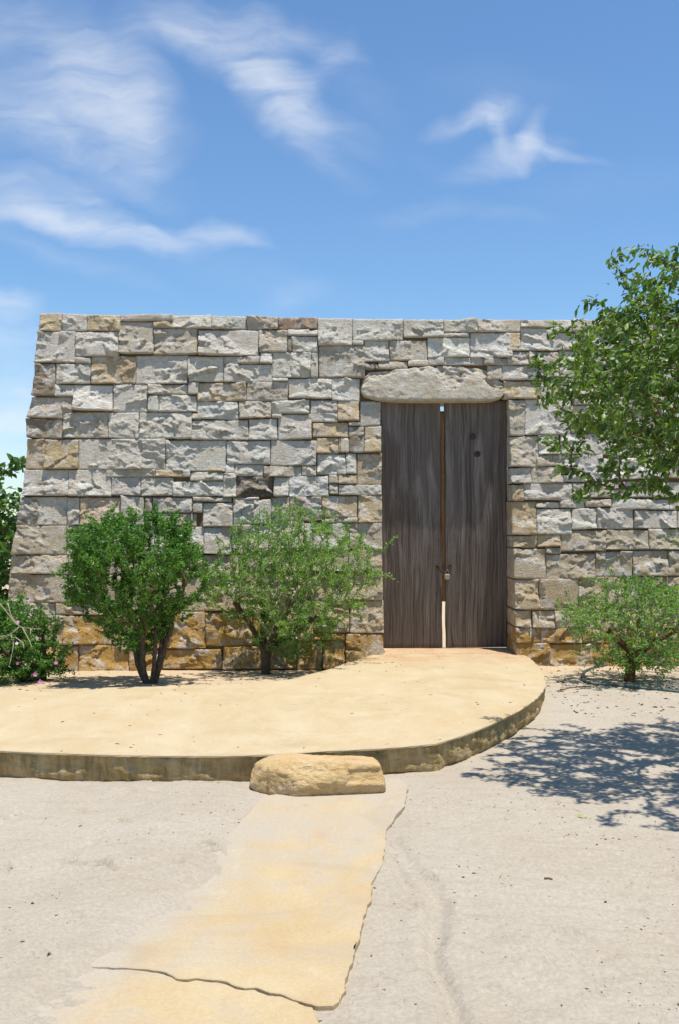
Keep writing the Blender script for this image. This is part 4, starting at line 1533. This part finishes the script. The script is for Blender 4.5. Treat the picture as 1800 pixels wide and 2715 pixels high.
def profile_points(n, cx, cy, zs, rs, r, ry=1.0, inner=0.35, lump=0.22, seed=0):
    out = []
    while len(out) < n:
        z = r.uniform(zs[0], zs[-1])
        R = np.interp(z, zs, rs)
        if r.random() > (R / max(rs)) ** 1.2 + 0.05:
            continue
        a = r.uniform(0, 2 * math.pi)
        q = math.sqrt(r.uniform(inner ** 2, 1))
        lu = 1 + lump * 2 * float(perlin(math.cos(a) * 1.7 + seed, math.sin(a) * 1.7, z * 2.6, seed))
        R *= lu
        if r.random() < 0.10:
            q *= r.uniform(1.02, 1.24)
            z += r.uniform(0.0, 0.10)
        if float(perlin((cx + math.cos(a) * R * q) * 3.2, (cy + math.sin(a) * R * q) * 3.2, z * 3.6, seed + 3)) < -0.16 and r.random() < 0.88:
            continue
        out.append((cx + math.cos(a) * R * q, cy + math.sin(a) * R * q * ry, z + r.normal(0, 0.02)))
    return np.array(out)


def shrub(name, label, base, stems, zs, rs, cx, cy, n_attr, leaf, leafw, spacing, m_leaf, m_wood, m_twig, seed, group=None,
          r_tip=0.0016, r_max=0.035, power=0.5, curl=0.16, up=0.7, inner=0.35, lump=0.2, extra=None, ry=1.0, straight=0.2, sag=0.0, cat='bush', flowers=None, frac=0.15, mult=3):
    r = np.random.default_rng(seed)
    root = empty(name, base, label, cat, group)
    att = profile_points(n_attr, cx, cy, zs, rs, r, ry, inner, lump, seed)
    if extra is not None:
        att = np.concatenate([att, np.asarray(extra, float)])
    gz = ground_h(att[:, 0], att[:, 1])
    att[:, 2] = np.maximum(att[:, 2], gz + 0.04)
    # one bundle of attractors to each stem
    tops = np.array([s[-1] for s in stems])
    which = np.argmin(((att[:, None, :2] - tops[None, :, :2]) ** 2).sum(2) + 0.02 * r.random((len(att), len(tops))), axis=1)
    AA, DD = [], []
    TV, TF, toff = [], [], 0
    for si, st in enumerate(stems):
        mine = att[which == si]
        if len(mine) < 2:
            continue
        PA, paths, tips = grow(st, mine, 0.06, r, curl, straight, sag)
        rad = np.clip(r_tip * np.maximum(1, tips[paths[0]]) ** power * 1.2, 0.006, r_max)
        rad = np.maximum.accumulate(rad[::-1])[::-1]
        rad[0] *= 1.25
        ss = np.array(PA[paths[0]])
        V, Fc = ring_tube(smooth3(ss), np.interp(np.linspace(0, 1, len(smooth3(ss))), np.linspace(0, 1, len(rad)), rad), 9)
        V = V + 0.10 * rad.max() * fbm(V[:, 0] * 30, V[:, 1] * 30, V[:, 2] * 8, seed, 3)[:, None] * np.array([1, 1, 0])
        mesh_obj('stem', V, Fc, m_wood, root, smooth=True)
        V, Fc = branches_mesh(PA, paths[1:], tips, r_tip, r_max * 0.6, power)
        TV.append(V)
        TF += [[i + toff for i in f] for f in Fc]
        toff += len(V)
        a, dv = leaf_anchors(PA, paths, spacing, r, 1, frac, 0.012, mult)
        AA.append(a)
        DD.append(dv)
    tag(mesh_obj('branches', np.concatenate(TV), TF, m_twig, root), None, None, None, 'stuff')
    A = np.concatenate(AA)
    D = np.concatenate(DD)
    lv = leaves_mesh('foliage', A, D, leaf, leafw, m_leaf, root, r, up)
    tag(lv, None, None, None, 'stuff')
    if flowers is not None:
        for (fp, mt, sz) in flowers:
            V, Fc = [], []
            fp = np.asarray(fp, float)
            ax = np.array([r.normal(0, 0.3), -1, 0.4 + r.normal(0, 0.3)])
            ax /= np.linalg.norm(ax)
            u = np.cross(ax, [0.2, 0.1, 1])
            u /= np.linalg.norm(u)
            v = np.cross(ax, u)
            for k in range(5):
                an = k * 2 * math.pi / 5
                dr = u * math.cos(an) + v * math.sin(an)
                sd_ = np.cross(ax, dr)
                i0 = len(V)
                V += [fp, fp + dr * sz * 0.55 + sd_ * sz * 0.36 + ax * sz * 0.25, fp + dr * sz + ax * sz * 0.18, fp + dr * sz * 0.55 - sd_ * sz * 0.36 + ax * sz * 0.25]
                Fc += [[i0, i0 + 1, i0 + 2], [i0, i0 + 2, i0 + 3]]
            mesh_obj('blossom', V, Fc, mt, root)
    return root, A


def smooth3(p, n=None):
    p = np.asarray(p, float)
    t = np.arange(len(p))
    q = np.linspace(0, len(p) - 1, n or (len(p) * 4))
    return np.stack([np.interp(q, t, p[:, i]) for i in range(3)], 1)


def stem_curve(b, e, r, n=7, bow=0.05, tilt=None):
    b, e = np.asarray(b, float), np.asarray(e, float)
    o = r.normal(0, 1, 3) * bow
    o[2] = 0
    t = np.linspace(0, 1, n)[:, None]
    p = b * (1 - t) + e * t + o * np.sin(math.pi * t) + r.normal(0, 0.006, (n, 3)) * np.sin(math.pi * t)
    return p


# dense round bush
b1 = on_ground(398, 1812)
rr = np.random.default_rng(11)
bz = b1[2]
cx1 = at_depth(362, 1500, b1[1])[0]
st = []
for dx, dy, ht in ((-0.20, 0.02, 0.75), (-0.07, 0.10, 0.80), (0.06, -0.06, 0.80), (0.20, 0.05, 0.70), (-0.03, -0.14, 0.66), (0.1, 0.15, 0.7)):
    st.append(stem_curve(b1 + [dx * 0.16, dy * 0.16, -0.05], b1 + [dx, dy, ht * 0.8], rr))
shrub('dense_bush', 'dense dark green round bush with several stems, planted before the wall', b1, st,
      bz + np.array([0.30, 0.46, 0.75, 1.0, 1.25, 1.45, 1.58]), np.array([0.10, 0.27, 0.50, 0.64, 0.67, 0.55, 0.28]),
      cx1, b1[1], 1500, 0.032, 0.017, 0.0105, M_LEAF_D, M_BARK, M_TTWIG, 12, 'bushes planted along the wall', r_max=0.027, inner=0.40, lump=0.28, frac=0.25, mult=6)

# loose light bush with pale twigs
b2 = on_ground(704, 1788)
rr = np.random.default_rng(21)
bz = b2[2]
cx2 = at_depth(772, 1500, b2[1])[0]
st = []
mid = b2 + [0.0, 0, 0.26]
for dx, dy, ht in ((-0.32, 0.0, 0.75), (-0.02, 0.12, 0.85), (0.30, -0.05, 0.78), (0.58, 0.06, 0.66), (0.18, -0.22, 0.6)):
    e = b2 + [dx, dy, ht]
    p = np.concatenate([np.array([b2 + [dx * 0.02, dy * 0.02, -0.05], b2 + [dx * 0.03, dy * 0.03, 0.12]]), stem_curve(mid + [dx * 0.06, dy * 0.06, 0], e, rr, 5, 0.03)])
    st.append(p)
ex2 = [at_depth(x, y, b2[1] - 0.1) for x, y in ((985, 1464), (975, 1470), (965, 1475), (955, 1478), (920, 1405), (918, 1425), (780, 1348), (860, 1352), (700, 1350), (620, 1395), (880, 1745), (870, 1720), (900, 1700))]
fl2 = [(at_depth(724, 1574, b2[1] - 0.82), M_PETALW, 0.013), (at_depth(782, 1568, b2[1] - 0.8), M_PETALW, 0.012), (at_depth(788, 1691, b2[1] - 0.7), M_PETALW, 0.012)]
shrub('loose_bush', 'loose light green bush with pale twigs, standing left of the door', b2, st,
      bz + np.array([0.16, 0.30, 0.55, 0.85, 1.15, 1.40, 1.62, 1.72]), np.array([0.10, 0.34, 0.66, 0.82, 0.80, 0.68, 0.42, 0.15]),
      cx2, b2[1] - 0.05, 1300, 0.027, 0.0135, 0.0150, M_LEAF_L, M_BARK, M_TWIG, 22, 'bushes planted along the wall', inner=0.2, lump=0.34,
      extra=ex2, ry=0.85, curl=0.22, flowers=fl2, r_tip=0.0019, mult=5)

# bush inside the hose loop
b3 = on_ground(1668, 1806)
rr = np.random.default_rng(31)
bz = b3[2]
cx3 = at_depth(1690, 1600, b3[1])[0]
st = []
for dx, dy, ht in ((-0.30, 0.0, 0.50), (0.05, 0.12, 0.58), (0.36, -0.04, 0.50), (0.12, -0.2, 0.45)):
    e = b3 + [dx + 0.08, dy, ht]
    p = np.concatenate([np.array([b3 + [dx * 0.05, dy * 0.05, -0.05], b3 + [0.01 + dx * 0.05, dy * 0.05, 0.10], b3 + [0.03 + dx * 0.07, dy * 0.05, 0.20]]), stem_curve(b3 + [0.06 + dx * 0.2, dy * 0.2, 0.30], e, rr, 4, 0.03)])
    st.append(p)
ex3 = [at_depth(x, y, b3[1] - 0.05) for x, y in ((1610, 1498), (1614, 1512), (1620, 1528), (1545, 1540), (1560, 1532), (1500, 1560), (1505, 1590), (1492, 1660), (1520, 1690), (1515, 1730), (1740, 1735), (1770, 1740), (1700, 1750), (1660, 1760))]
shrub('low_bush', 'low spreading light green bush inside the hose loop', b3, st,
      bz + np.array([0.10, 0.26, 0.46, 0.68, 0.85, 1.0]), np.array([0.34, 0.52, 0.66, 0.68, 0.52, 0.22]),
      cx3, b3[1], 900, 0.029, 0.014, 0.0145, M_LEAF_L, M_RBARK, M_TWIG, 32, 'bushes planted along the wall', inner=0.25, lump=0.24,
      extra=ex3, curl=0.22, ry=0.9, r_tip=0.0019, r_max=0.045, mult=4)

# its neighbour, mostly past the right edge
b5 = at_depth(2010, 1800, 10.2)
b5[2] = float(ground_h(b5[0], b5[1])[0])
rr = np.random.default_rng(51)
st = [stem_curve(b5 + [0, 0, -0.05], b5 + [dx, dy, 0.75], rr) for dx, dy in ((-0.3, 0.05), (0.05, -0.1), (0.3, 0.08))]
ex5 = [at_depth(x, y, 10.15) for x, y in ((1772, 1420), (1785, 1408), (1778, 1440), (1795, 1425), (1800, 1445), (1812, 1400))]
shrub('side_bush', 'light green bush whose sprig reaches in beside the low bush', b5, st,
      b5[2] + np.array([0.2, 0.5, 0.9, 1.25, 1.5]), np.array([0.3, 0.6, 0.78, 0.66, 0.3]),
      b5[0], b5[1], 450, 0.03, 0.015, 0.018, M_LEAF_L, M_BARK, M_TWIG, 52, 'bushes planted along the wall', extra=ex5, r_tip=0.0019)

# flowering bush with bare pale branches, at the wall's left end
b4 = on_ground(120, 1805)
rr = np.random.default_rng(41)
bz = b4[2]
cx4 = at_depth(15, 1650, b4[1])[0]
st = []
for dx, dy, ht in ((-0.55, 0.05, 0.50), (-0.25, 0.15, 0.60), (-0.30, -0.2, 0.48), (-0.02, 0.0, 0.45), (-0.75, -0.1, 0.4)):
    st.append(stem_curve(b4 + [dx * 0.10, dy * 0.1, -0.05], b4 + [dx, dy, ht], rr, 7, 0.04))
ex4 = [at_depth(x, y, b4[1] - 0.1) for x, y in ((165, 1660), (150, 1640), (180, 1720), (140, 1750), (60, 1600), (85, 1610), (110, 1600), (30, 1595), (190, 1735), (130, 1790), (150, 1780))]
fl4 = [(at_depth(x, y, b4[1] - dy), mt, s) for x, y, dy, mt, s in (
    (48, 1650, 0.45, M_PETAL, 0.020), (95, 1788, 0.40, M_PETAL, 0.026), (108, 1808, 0.35, M_PETAL, 0.026), (150, 1757, 0.2, M_PETAL, 0.022),
    (48, 1758, 0.5, M_PETAL, 0.018), (46, 1706, 0.52, M_PETALW, 0.018), (30, 1800, 0.45, M_PETAL, 0.02), (70, 1762, 0.48, M_PETAL, 0.014))]
shrub('flowering_bush', 'sprawling green bush with bare white branches and pink blossoms', b4, st,
      bz + np.array([0.05, 0.2, 0.4, 0.6, 0.75]), np.array([0.50, 0.60, 0.60, 0.45, 0.2]),
      cx4, b4[1] - 0.05, 1000, 0.032, 0.017, 0.013, M_LEAF_D, M_BARK, M_TTWIG, 42, 'bushes planted along the wall', inner=0.2,
      extra=ex4, curl=0.2, flowers=fl4, ry=0.8, mult=5)
fb = bpy.data.objects['flowering_bush']
bare = [[(-70, 1540), (-20, 1575), (18, 1622), (42, 1652), (60, 1664), (110, 1668)], [(22, 1600), (30, 1632), (52, 1660), (72, 1672)],
        [(52, 1662), (30, 1682), (-5, 1690), (-40, 1700)], [(30, 1684), (38, 1705), (32, 1738), (26, 1765)], [(60, 1664), (80, 1700), (86, 1718)],
        [(82, 1668), (82, 1684)], [(-30, 1720), (0, 1695), (32, 1682)], [(40, 1688), (62, 1704), (64, 1718)]]
for b in bare:
    pts = np.array([at_depth(x, y, b4[1] - 0.5 - 0.03 * i) for i, (x, y) in enumerate(b)])
    V, Fc = ring_tube(smooth3(pts, len(pts) * 3), np.linspace(0.0055, 0.0028, len(pts) * 3), 6)
    mesh_obj('bare_branch', V, Fc, M_TWIG, fb, smooth=True)


# ------------------------------------------------------------------ the tree at the right
def build_tree():
    r = np.random.default_rng(77)
    base = np.array([3.02, 6.5, 0.0])
    base[2] = float(ground_h(base[0], base[1])[0]) - 0.05
    root = empty('shade_tree', (base[0], base[1], base[2] + 0.05), 'leafy green tree overhanging the yard and shading the sand', 'tree')
    C = np.array([2.82, 6.30, 2.60])
    R = np.array([1.42, 1.50, 0.82])
    att = []
    while len(att) < 1250:
        d = r.normal(0, 1, 3)
        d /= np.linalg.norm(d)
        q = r.uniform(0.12, 1) ** 0.45
        lum = 1 + 0.40 * float(perlin(d[0] * 1.9, d[1] * 1.9, d[2] * 1.9, 88))
        p = C + d * R * q * lum
        if float(perlin(p[0] * 1.5, p[1] * 1.5, p[2] * 1.7, 99)) < -0.30 and r.random() < 0.85:
            continue
        if p[0] < 3.1:
            px = 900 + p[0] / p[1] * F
            py = HORIZON - (p[2] - CAM_Z) / p[1] * F
            lim = np.interp(py, [705, 740, 775, 815, 860, 930, 1000, 1080, 1150, 1220, 1300, 1340],
                            [1660, 1640, 1620, 1560, 1530, 1460, 1450, 1470, 1500, 1580, 1640, 1760])
            if px < lim or py < 668 + 25 * float(perlin(px * 0.02, 3.3, 0, 7)):
                continue
        att.append(p)
    for x, y, dp in ((1636, 668, 6.3), (1650, 690, 6.3), (1655, 720, 6.3), (1790, 672, 6.3), (1770, 690, 6.4), (1730, 700, 6.5), (1560, 812, 6.2), (1575, 830, 6.2),
                     (1420, 952, 6.1), (1432, 968, 6.1), (1455, 885, 6.2), (1432, 1000, 6.1), (1440, 1060, 6.1), (1470, 1180, 6.0), (1462, 1170, 6.0), (1505, 1190, 6.0),
                     (1520, 1195, 6.0), (1555, 1300, 5.9), (1565, 1285, 5.9), (1632, 1278, 5.9), (1690, 1300, 5.9), (1720, 1285, 5.9), (1735, 1260, 5.9), (1600, 1210, 5.9),
                     (1610, 1235, 5.9), (1625, 1245, 5.9), (1700, 1200, 5.8), (1790, 1210, 5.8), (1760, 1220, 5.8), (1660, 1180, 5.9)):
        q = at_depth(x, y, dp)
        for _ in range(2):
            att.append(q + r.normal(0, 0.035, 3))
    att = np.array(att)
    fork = base + [-0.06, -0.05, 1.35]
    trunk = np.array([base, base + [0.015, 0.0, 0.3], base + [-0.02, -0.03, 0.7], base + [-0.03, -0.02, 1.05], fork])
    limbs = []
    for dx, dy, dz in ((-1.0, 0.0, 0.9), (-0.6, -0.7, 1.0), (-0.5, 0.6, 1.1), (0.1, -0.6, 1.2), (0.5, 0.4, 1.2), (0.9, -0.2, 0.9), (-0.3, 0.0, 1.5), (0.2, 0.8, 1.0)):
        limbs.append(stem_curve(fork, fork + np.array([dx, dy, dz]) * 0.72, r, 6, 0.07))
    V, Fc = ring_tube(smooth3(trunk, 24), np.interp(np.linspace(0, 1, 24), [0, 0.08, 1], [0.135, 0.105, 0.078]), 14)
    V = V + 0.012 * fbm(V[:, 0] * 16, V[:, 1] * 16, V[:, 2] * 5, 7, 3)[:, None] * np.array([1, 1, 0])
    mesh_obj('trunk', V, Fc, M_BARK, root, smooth=True)
    crown = None
    tops = np.array([l[-1] for l in limbs])
    which = np.argmin(((att[:, None, :] - tops[None]) ** 2).sum(2), axis=1)
    AA, DD, TV, TF, off = [], [], [], [], 0
    for i, l in enumerate(limbs):
        mine = att[which == i]
        if len(mine) < 2:
            continue
        PA, paths, tips = grow(l, mine, 0.07, r, 0.16, 0.16, 0.10)
        rad = np.clip(0.0024 * np.maximum(1, tips[paths[0]]) ** 0.5 * 1.2, 0.012, 0.05)
        V, Fc = ring_tube(PA[paths[0]], rad, 8)
        mesh_obj('limb', V, Fc, M_BARK, root, smooth=True)
        V, Fc = branches_mesh(PA, paths[1:], tips, 0.0021, 0.022, 0.5)
        TV.append(V)
        TF += [[k + off for k in f] for f in Fc]
        off += len(V)
        a, dv = leaf_anchors(PA, paths, 0.0165, r, 1, 0.12, 0.022, 3)
        AA.append(a)
        DD.append(dv)
    tag(mesh_obj('branches', np.concatenate(TV), TF, M_TTWIG, root), None, None, None, 'stuff')
    A, D = np.concatenate(AA), np.concatenate(DD)
    tag(leaves_mesh('crown', A, D, 0.052, 0.026, M_LEAF_T, root, r, 0.35, 0.18, 0.75, 0.70, six=True), None, None, None, 'stuff')
    return len(A)


NT_LEAVES = build_tree()


# ------------------------------------------------------------------ broad-leaved tree behind the wall's left end
def build_back_tree():
    r = np.random.default_rng(177)
    base = np.array([-5.15, 13.4, -0.02])
    root = empty('broadleaf_tree', (base[0], base[1], 0), 'dark broad-leaved tree behind the left end of the wall', 'tree')
    att = profile_points(520, base[0], base[1], np.array([0.25, 0.7, 1.3, 1.9, 2.3, 2.6]), np.array([0.85, 1.08, 1.12, 1.0, 0.72, 0.3]), r, 1.0, 0.3, 0.25, 9)
    att = np.concatenate([att, [at_depth(x, y, 13.2) for x, y in ((48, 1216), (40, 1235), (20, 1250), (5, 1245), (55, 1228), (-20, 1240))]])
    trunk = np.array([base + [0, 0, -0.05], base + [0.02, 0, 0.3], base + [-0.02, 0.02, 0.7], base + [0, 0, 1.1], base + [0.02, 0.0, 1.5]])
    PA, paths, tips = grow(trunk, att, 0.1, r, 0.14, 0.2)
    rad = np.linspace(0.09, 0.045, 16)
    V, Fc = ring_tube(smooth3(trunk, 16), rad, 10)
    mesh_obj('trunk', V, Fc, M_BARK, root, smooth=True)
    V, Fc = branches_mesh(PA, paths[1:], tips, 0.003, 0.03, 0.5)
    tag(mesh_obj('branches', V, Fc, M_TTWIG, root), None, None, None, 'stuff')
    A, D = leaf_anchors(PA, paths, 0.030, r, 1, 0.3, 0.03, 3)
    tag(leaves_mesh('crown', A, D, 0.115, 0.075, M_LEAF_B, root, r, 0.9, 0.12, 0.3, 0.8, six=True), None, None, None, 'stuff')


build_back_tree()

# ------------------------------------------------------------------ garden hose
hose_px = [(2150, 1764), (1950, 1768), (1800, 1766), (1720, 1765), (1640, 1763), (1590, 1769), (1556, 1780), (1542, 1796), (1550, 1810), (1585, 1817), (1640, 1821), (1700, 1827), (1760, 1833), (1820, 1838), (1950, 1845), (2150, 1850)]
hp = np.array([on_ground(x, y) for x, y in hose_px])
t = np.arange(len(hp))
q = np.linspace(0, len(hp) - 1, 160)


def cr_spline(p, q):
    out = []
    for x in q:
        i = int(min(len(p) - 2, math.floor(x)))
        f = x - i
        p0, p1, p2, p3 = p[max(0, i - 1)], p[i], p[i + 1], p[min(len(p) - 1, i + 2)]
        out.append(0.5 * ((2 * p1) + (-p0 + p2) * f + (2 * p0 - 5 * p1 + 4 * p2 - p3) * f * f + (-p0 + 3 * p1 - 3 * p2 + p3) * f ** 3))
    return np.array(out)


hs = cr_spline(hp, q)
hs[:, 2] = ground_h(hs[:, 0], hs[:, 1]) + 0.011
V, Fc = ring_tube(hs, 0.0135, 10)
tag(mesh_obj('garden_hose', V, Fc, M_HOSE, None, smooth=True), 'dark green garden hose looped round the low bush', 'hose')

# ------------------------------------------------------------------ fallen twigs, leaves and crumbs
rt = np.random.default_rng(303)


def ground_twig(pts, rad, label):
    g = np.array([on_ground(x, y) for x, y in pts])
    s = cr_spline(g, np.linspace(0, len(g) - 1, len(g) * 5))
    s[:, 2] = ground_h(s[:, 0], s[:, 1]) + rad * 0.7
    V, Fc = ring_tube(s, np.linspace(rad, rad * 0.5, len(s)), 6)
    tag(mesh_obj('fallen_twig', V, Fc, M_DRY, None), label, 'twig')


ground_twig([(1484, 1830), (1520, 1824), (1560, 1821), (1590, 1818)], 0.007, 'long thin dry twig lying by the hose loop')
ground_twig([(1476, 1810), (1486, 1809), (1495, 1811)], 0.011, 'short dry stick lying on the sand left of the hose loop')
ground_twig([(1443, 2332), (1452, 2331), (1463, 2333)], 0.006, 'small dry stick on the open sand below the tree shadow')

# green fallen leaf
gl = on_ground(1539, 2168)
gl[2] = float(ground_h(gl[0], gl[1])[0]) + 0.006
V = [gl + np.array(p) for p in ((-0.022, 0.01, 0.0), (-0.005, 0.014, 0.008), (0.024, -0.012, 0.002), (0.0, -0.014, 0.007))]
o = mesh_obj('fallen_leaf', V, [[0, 3, 2], [0, 2, 1]], M_LEAF_L, None)
at_ = o.data.attributes.new('tone', 'FLOAT', 'FACE')
at_.data.foreach_set('value', np.ones(2, np.float32))
tag(o, 'single green leaf fallen on the sand below the tree shadow', 'leaf')

# crumbs of earth, bits of bark and pebbles
oct_v = np.array([[1, 0, 0], [0, 1, 0], [-1, 0, 0], [0, -1, 0], [0, 0, 0.8], [0, 0, -0.4]])
oct_f = np.array([[0, 1, 4], [1, 2, 4], [2, 3, 4], [3, 0, 4], [1, 0, 5], [2, 1, 5], [3, 2, 5], [0, 3, 5]])


def scatter(name, n, pick, smin, smax, mat, label, elong=1.0):
    P = []
    while len(P) < n:
        x, y = pick()
        P.append((x, y))
    P = np.array(P)
    z = ground_h(P[:, 0], P[:, 1])
    inside = poly_contains(P, outline) | poly_contains(P, up_out) | poly_contains(P, low_out)
    P, z = P[~inside], z[~inside]
    n = len(P)
    s = smin * (smax / smin) ** (rt.random(n) ** 2.2)
    an = rt.uniform(0, math.pi, n)
    ca, sa = np.cos(an), np.sin(an)
    sc_ = np.stack([s * rt.uniform(0.8, 1 + elong, n), s * rt.uniform(0.5, 1.0, n), s * rt.uniform(0.4, 0.9, n)], 1)
    L = oct_v[None] * (1 + rt.normal(0, 0.22, (n, 6, 3))) * sc_[:, None, :]
    X = L[..., 0] * ca[:, None] - L[..., 1] * sa[:, None] + P[:, 0:1]
    Y = L[..., 0] * sa[:, None] + L[..., 1] * ca[:, None] + P[:, 1:2]
    Z = L[..., 2] + z[:, None] + sc_[:, 2:3] * 0.25
    V = np.stack([X, Y, Z], -1).reshape(-1, 3)
    Fc = (np.arange(n)[:, None, None] * 6 + oct_f[None]).reshape(-1, 3)
    o = mesh_obj(name, V, Fc, mat, None)
    tag(o, label, 'gravel' if 'pebble' in name else 'debris', None, 'stuff')


def poly_contains(P, poly):
    x, y = P[:, 0], P[:, 1]
    c = np.zeros(len(P), bool)
    px, py = poly[:, 0], poly[:, 1]
    j = len(poly) - 1
    for i in range(len(poly)):
        m = ((py[i] > y) != (py[j] > y)) & (x < (px[j] - px[i]) * (y - py[i]) / (py[j] - py[i] + 1e-12) + px[i])
        c ^= m
        j = i
    return c


def pick_all():
    while True:
        y = 2.9 * (11.0 / 2.9) ** rt.random()
        x = rt.uniform(-0.42, 0.42) * y
        if float(perlin(x * 1.1, y * 1.1, 0, 500)) + 0.35 * float(perlin(x * 4, y * 4, 0, 501)) > rt.uniform(-0.35, 0.5):
            return x, y


def pick_right():
    while True:
        y = rt.uniform(3.2, 6.0)
        x = rt.uniform(0.15, 2.4)
        if float(perlin(x * 1.3, y * 1.3, 0, 510)) > rt.uniform(-0.2, 0.5):
            return x, y


def pick_beds():
    if rt.random() < 0.45:
        return rt.uniform(-3.4, 0.3), rt.uniform(8.8, 10.7)
    return rt.uniform(1.9, 3.6), rt.uniform(8.2, 10.6)


scatter('crumbs', 1500, pick_all, 0.0016, 0.0080, M_DRY, 'dark crumbs of earth and bark scattered over the sand', 0.8)
scatter('crumbs', 800, pick_right, 0.0014, 0.0060, M_DRY, 'fine dark litter on the sand right of the path', 0.9)
scatter('leaf_litter', 1500, pick_beds, 0.003, 0.016, M_DRY, 'brown leaf litter under the bushes along the wall', 1.4)
def terrace_litter():
    P = []
    while len(P) < 130:
        y = rt.uniform(6.1, 11.2)
        x = rt.uniform(-2.8, 2.0)
        if poly_contains(np.array([[x, y]]), outline)[0]:
            edge = np.sqrt(((outline - [x, y]) ** 2).sum(1)).min()
            if edge > 0.03 and rt.random() < 0.25 + 0.75 * math.exp(-edge / 0.25) + 0.6 * (y > 10.2):
                P.append((x, y))
    P = np.array(P)
    n = len(P)
    sz = rt.uniform(0.003, 0.010, n)
    an = rt.uniform(0, math.pi, n)
    ca, sa = np.cos(an), np.sin(an)
    sc_ = np.stack([sz * rt.uniform(1.0, 3.0, n), sz * rt.uniform(0.4, 0.9, n), sz * 0.4], 1)
    L = oct_v[None] * (1 + rt.normal(0, 0.22, (n, 6, 3))) * sc_[:, None, :]
    X = L[..., 0] * ca[:, None] - L[..., 1] * sa[:, None] + P[:, 0:1]
    Y = L[..., 0] * sa[:, None] + L[..., 1] * ca[:, None] + P[:, 1:2]
    Z = L[..., 2] + TERR_Z + sc_[:, 2:3] * 0.4
    V = np.stack([X, Y, Z], -1).reshape(-1, 3)
    Fc = (np.arange(n)[:, None, None] * 6 + oct_f[None]).reshape(-1, 3)
    tag(mesh_obj('dry_litter', V, Fc, M_DRY, None), 'bits of dry leaf and bark blown onto the terrace', 'debris', None, 'stuff')


terrace_litter()
M_PEB = mat_simple('pale_pebble', (0.42, 0.37, 0.30), (0.62, 0.58, 0.52), 40, 0.9, 0.2)
scatter('pebbles', 900, pick_all, 0.002, 0.009, M_PEB, 'pale pebbles scattered over the sand', 0.4)
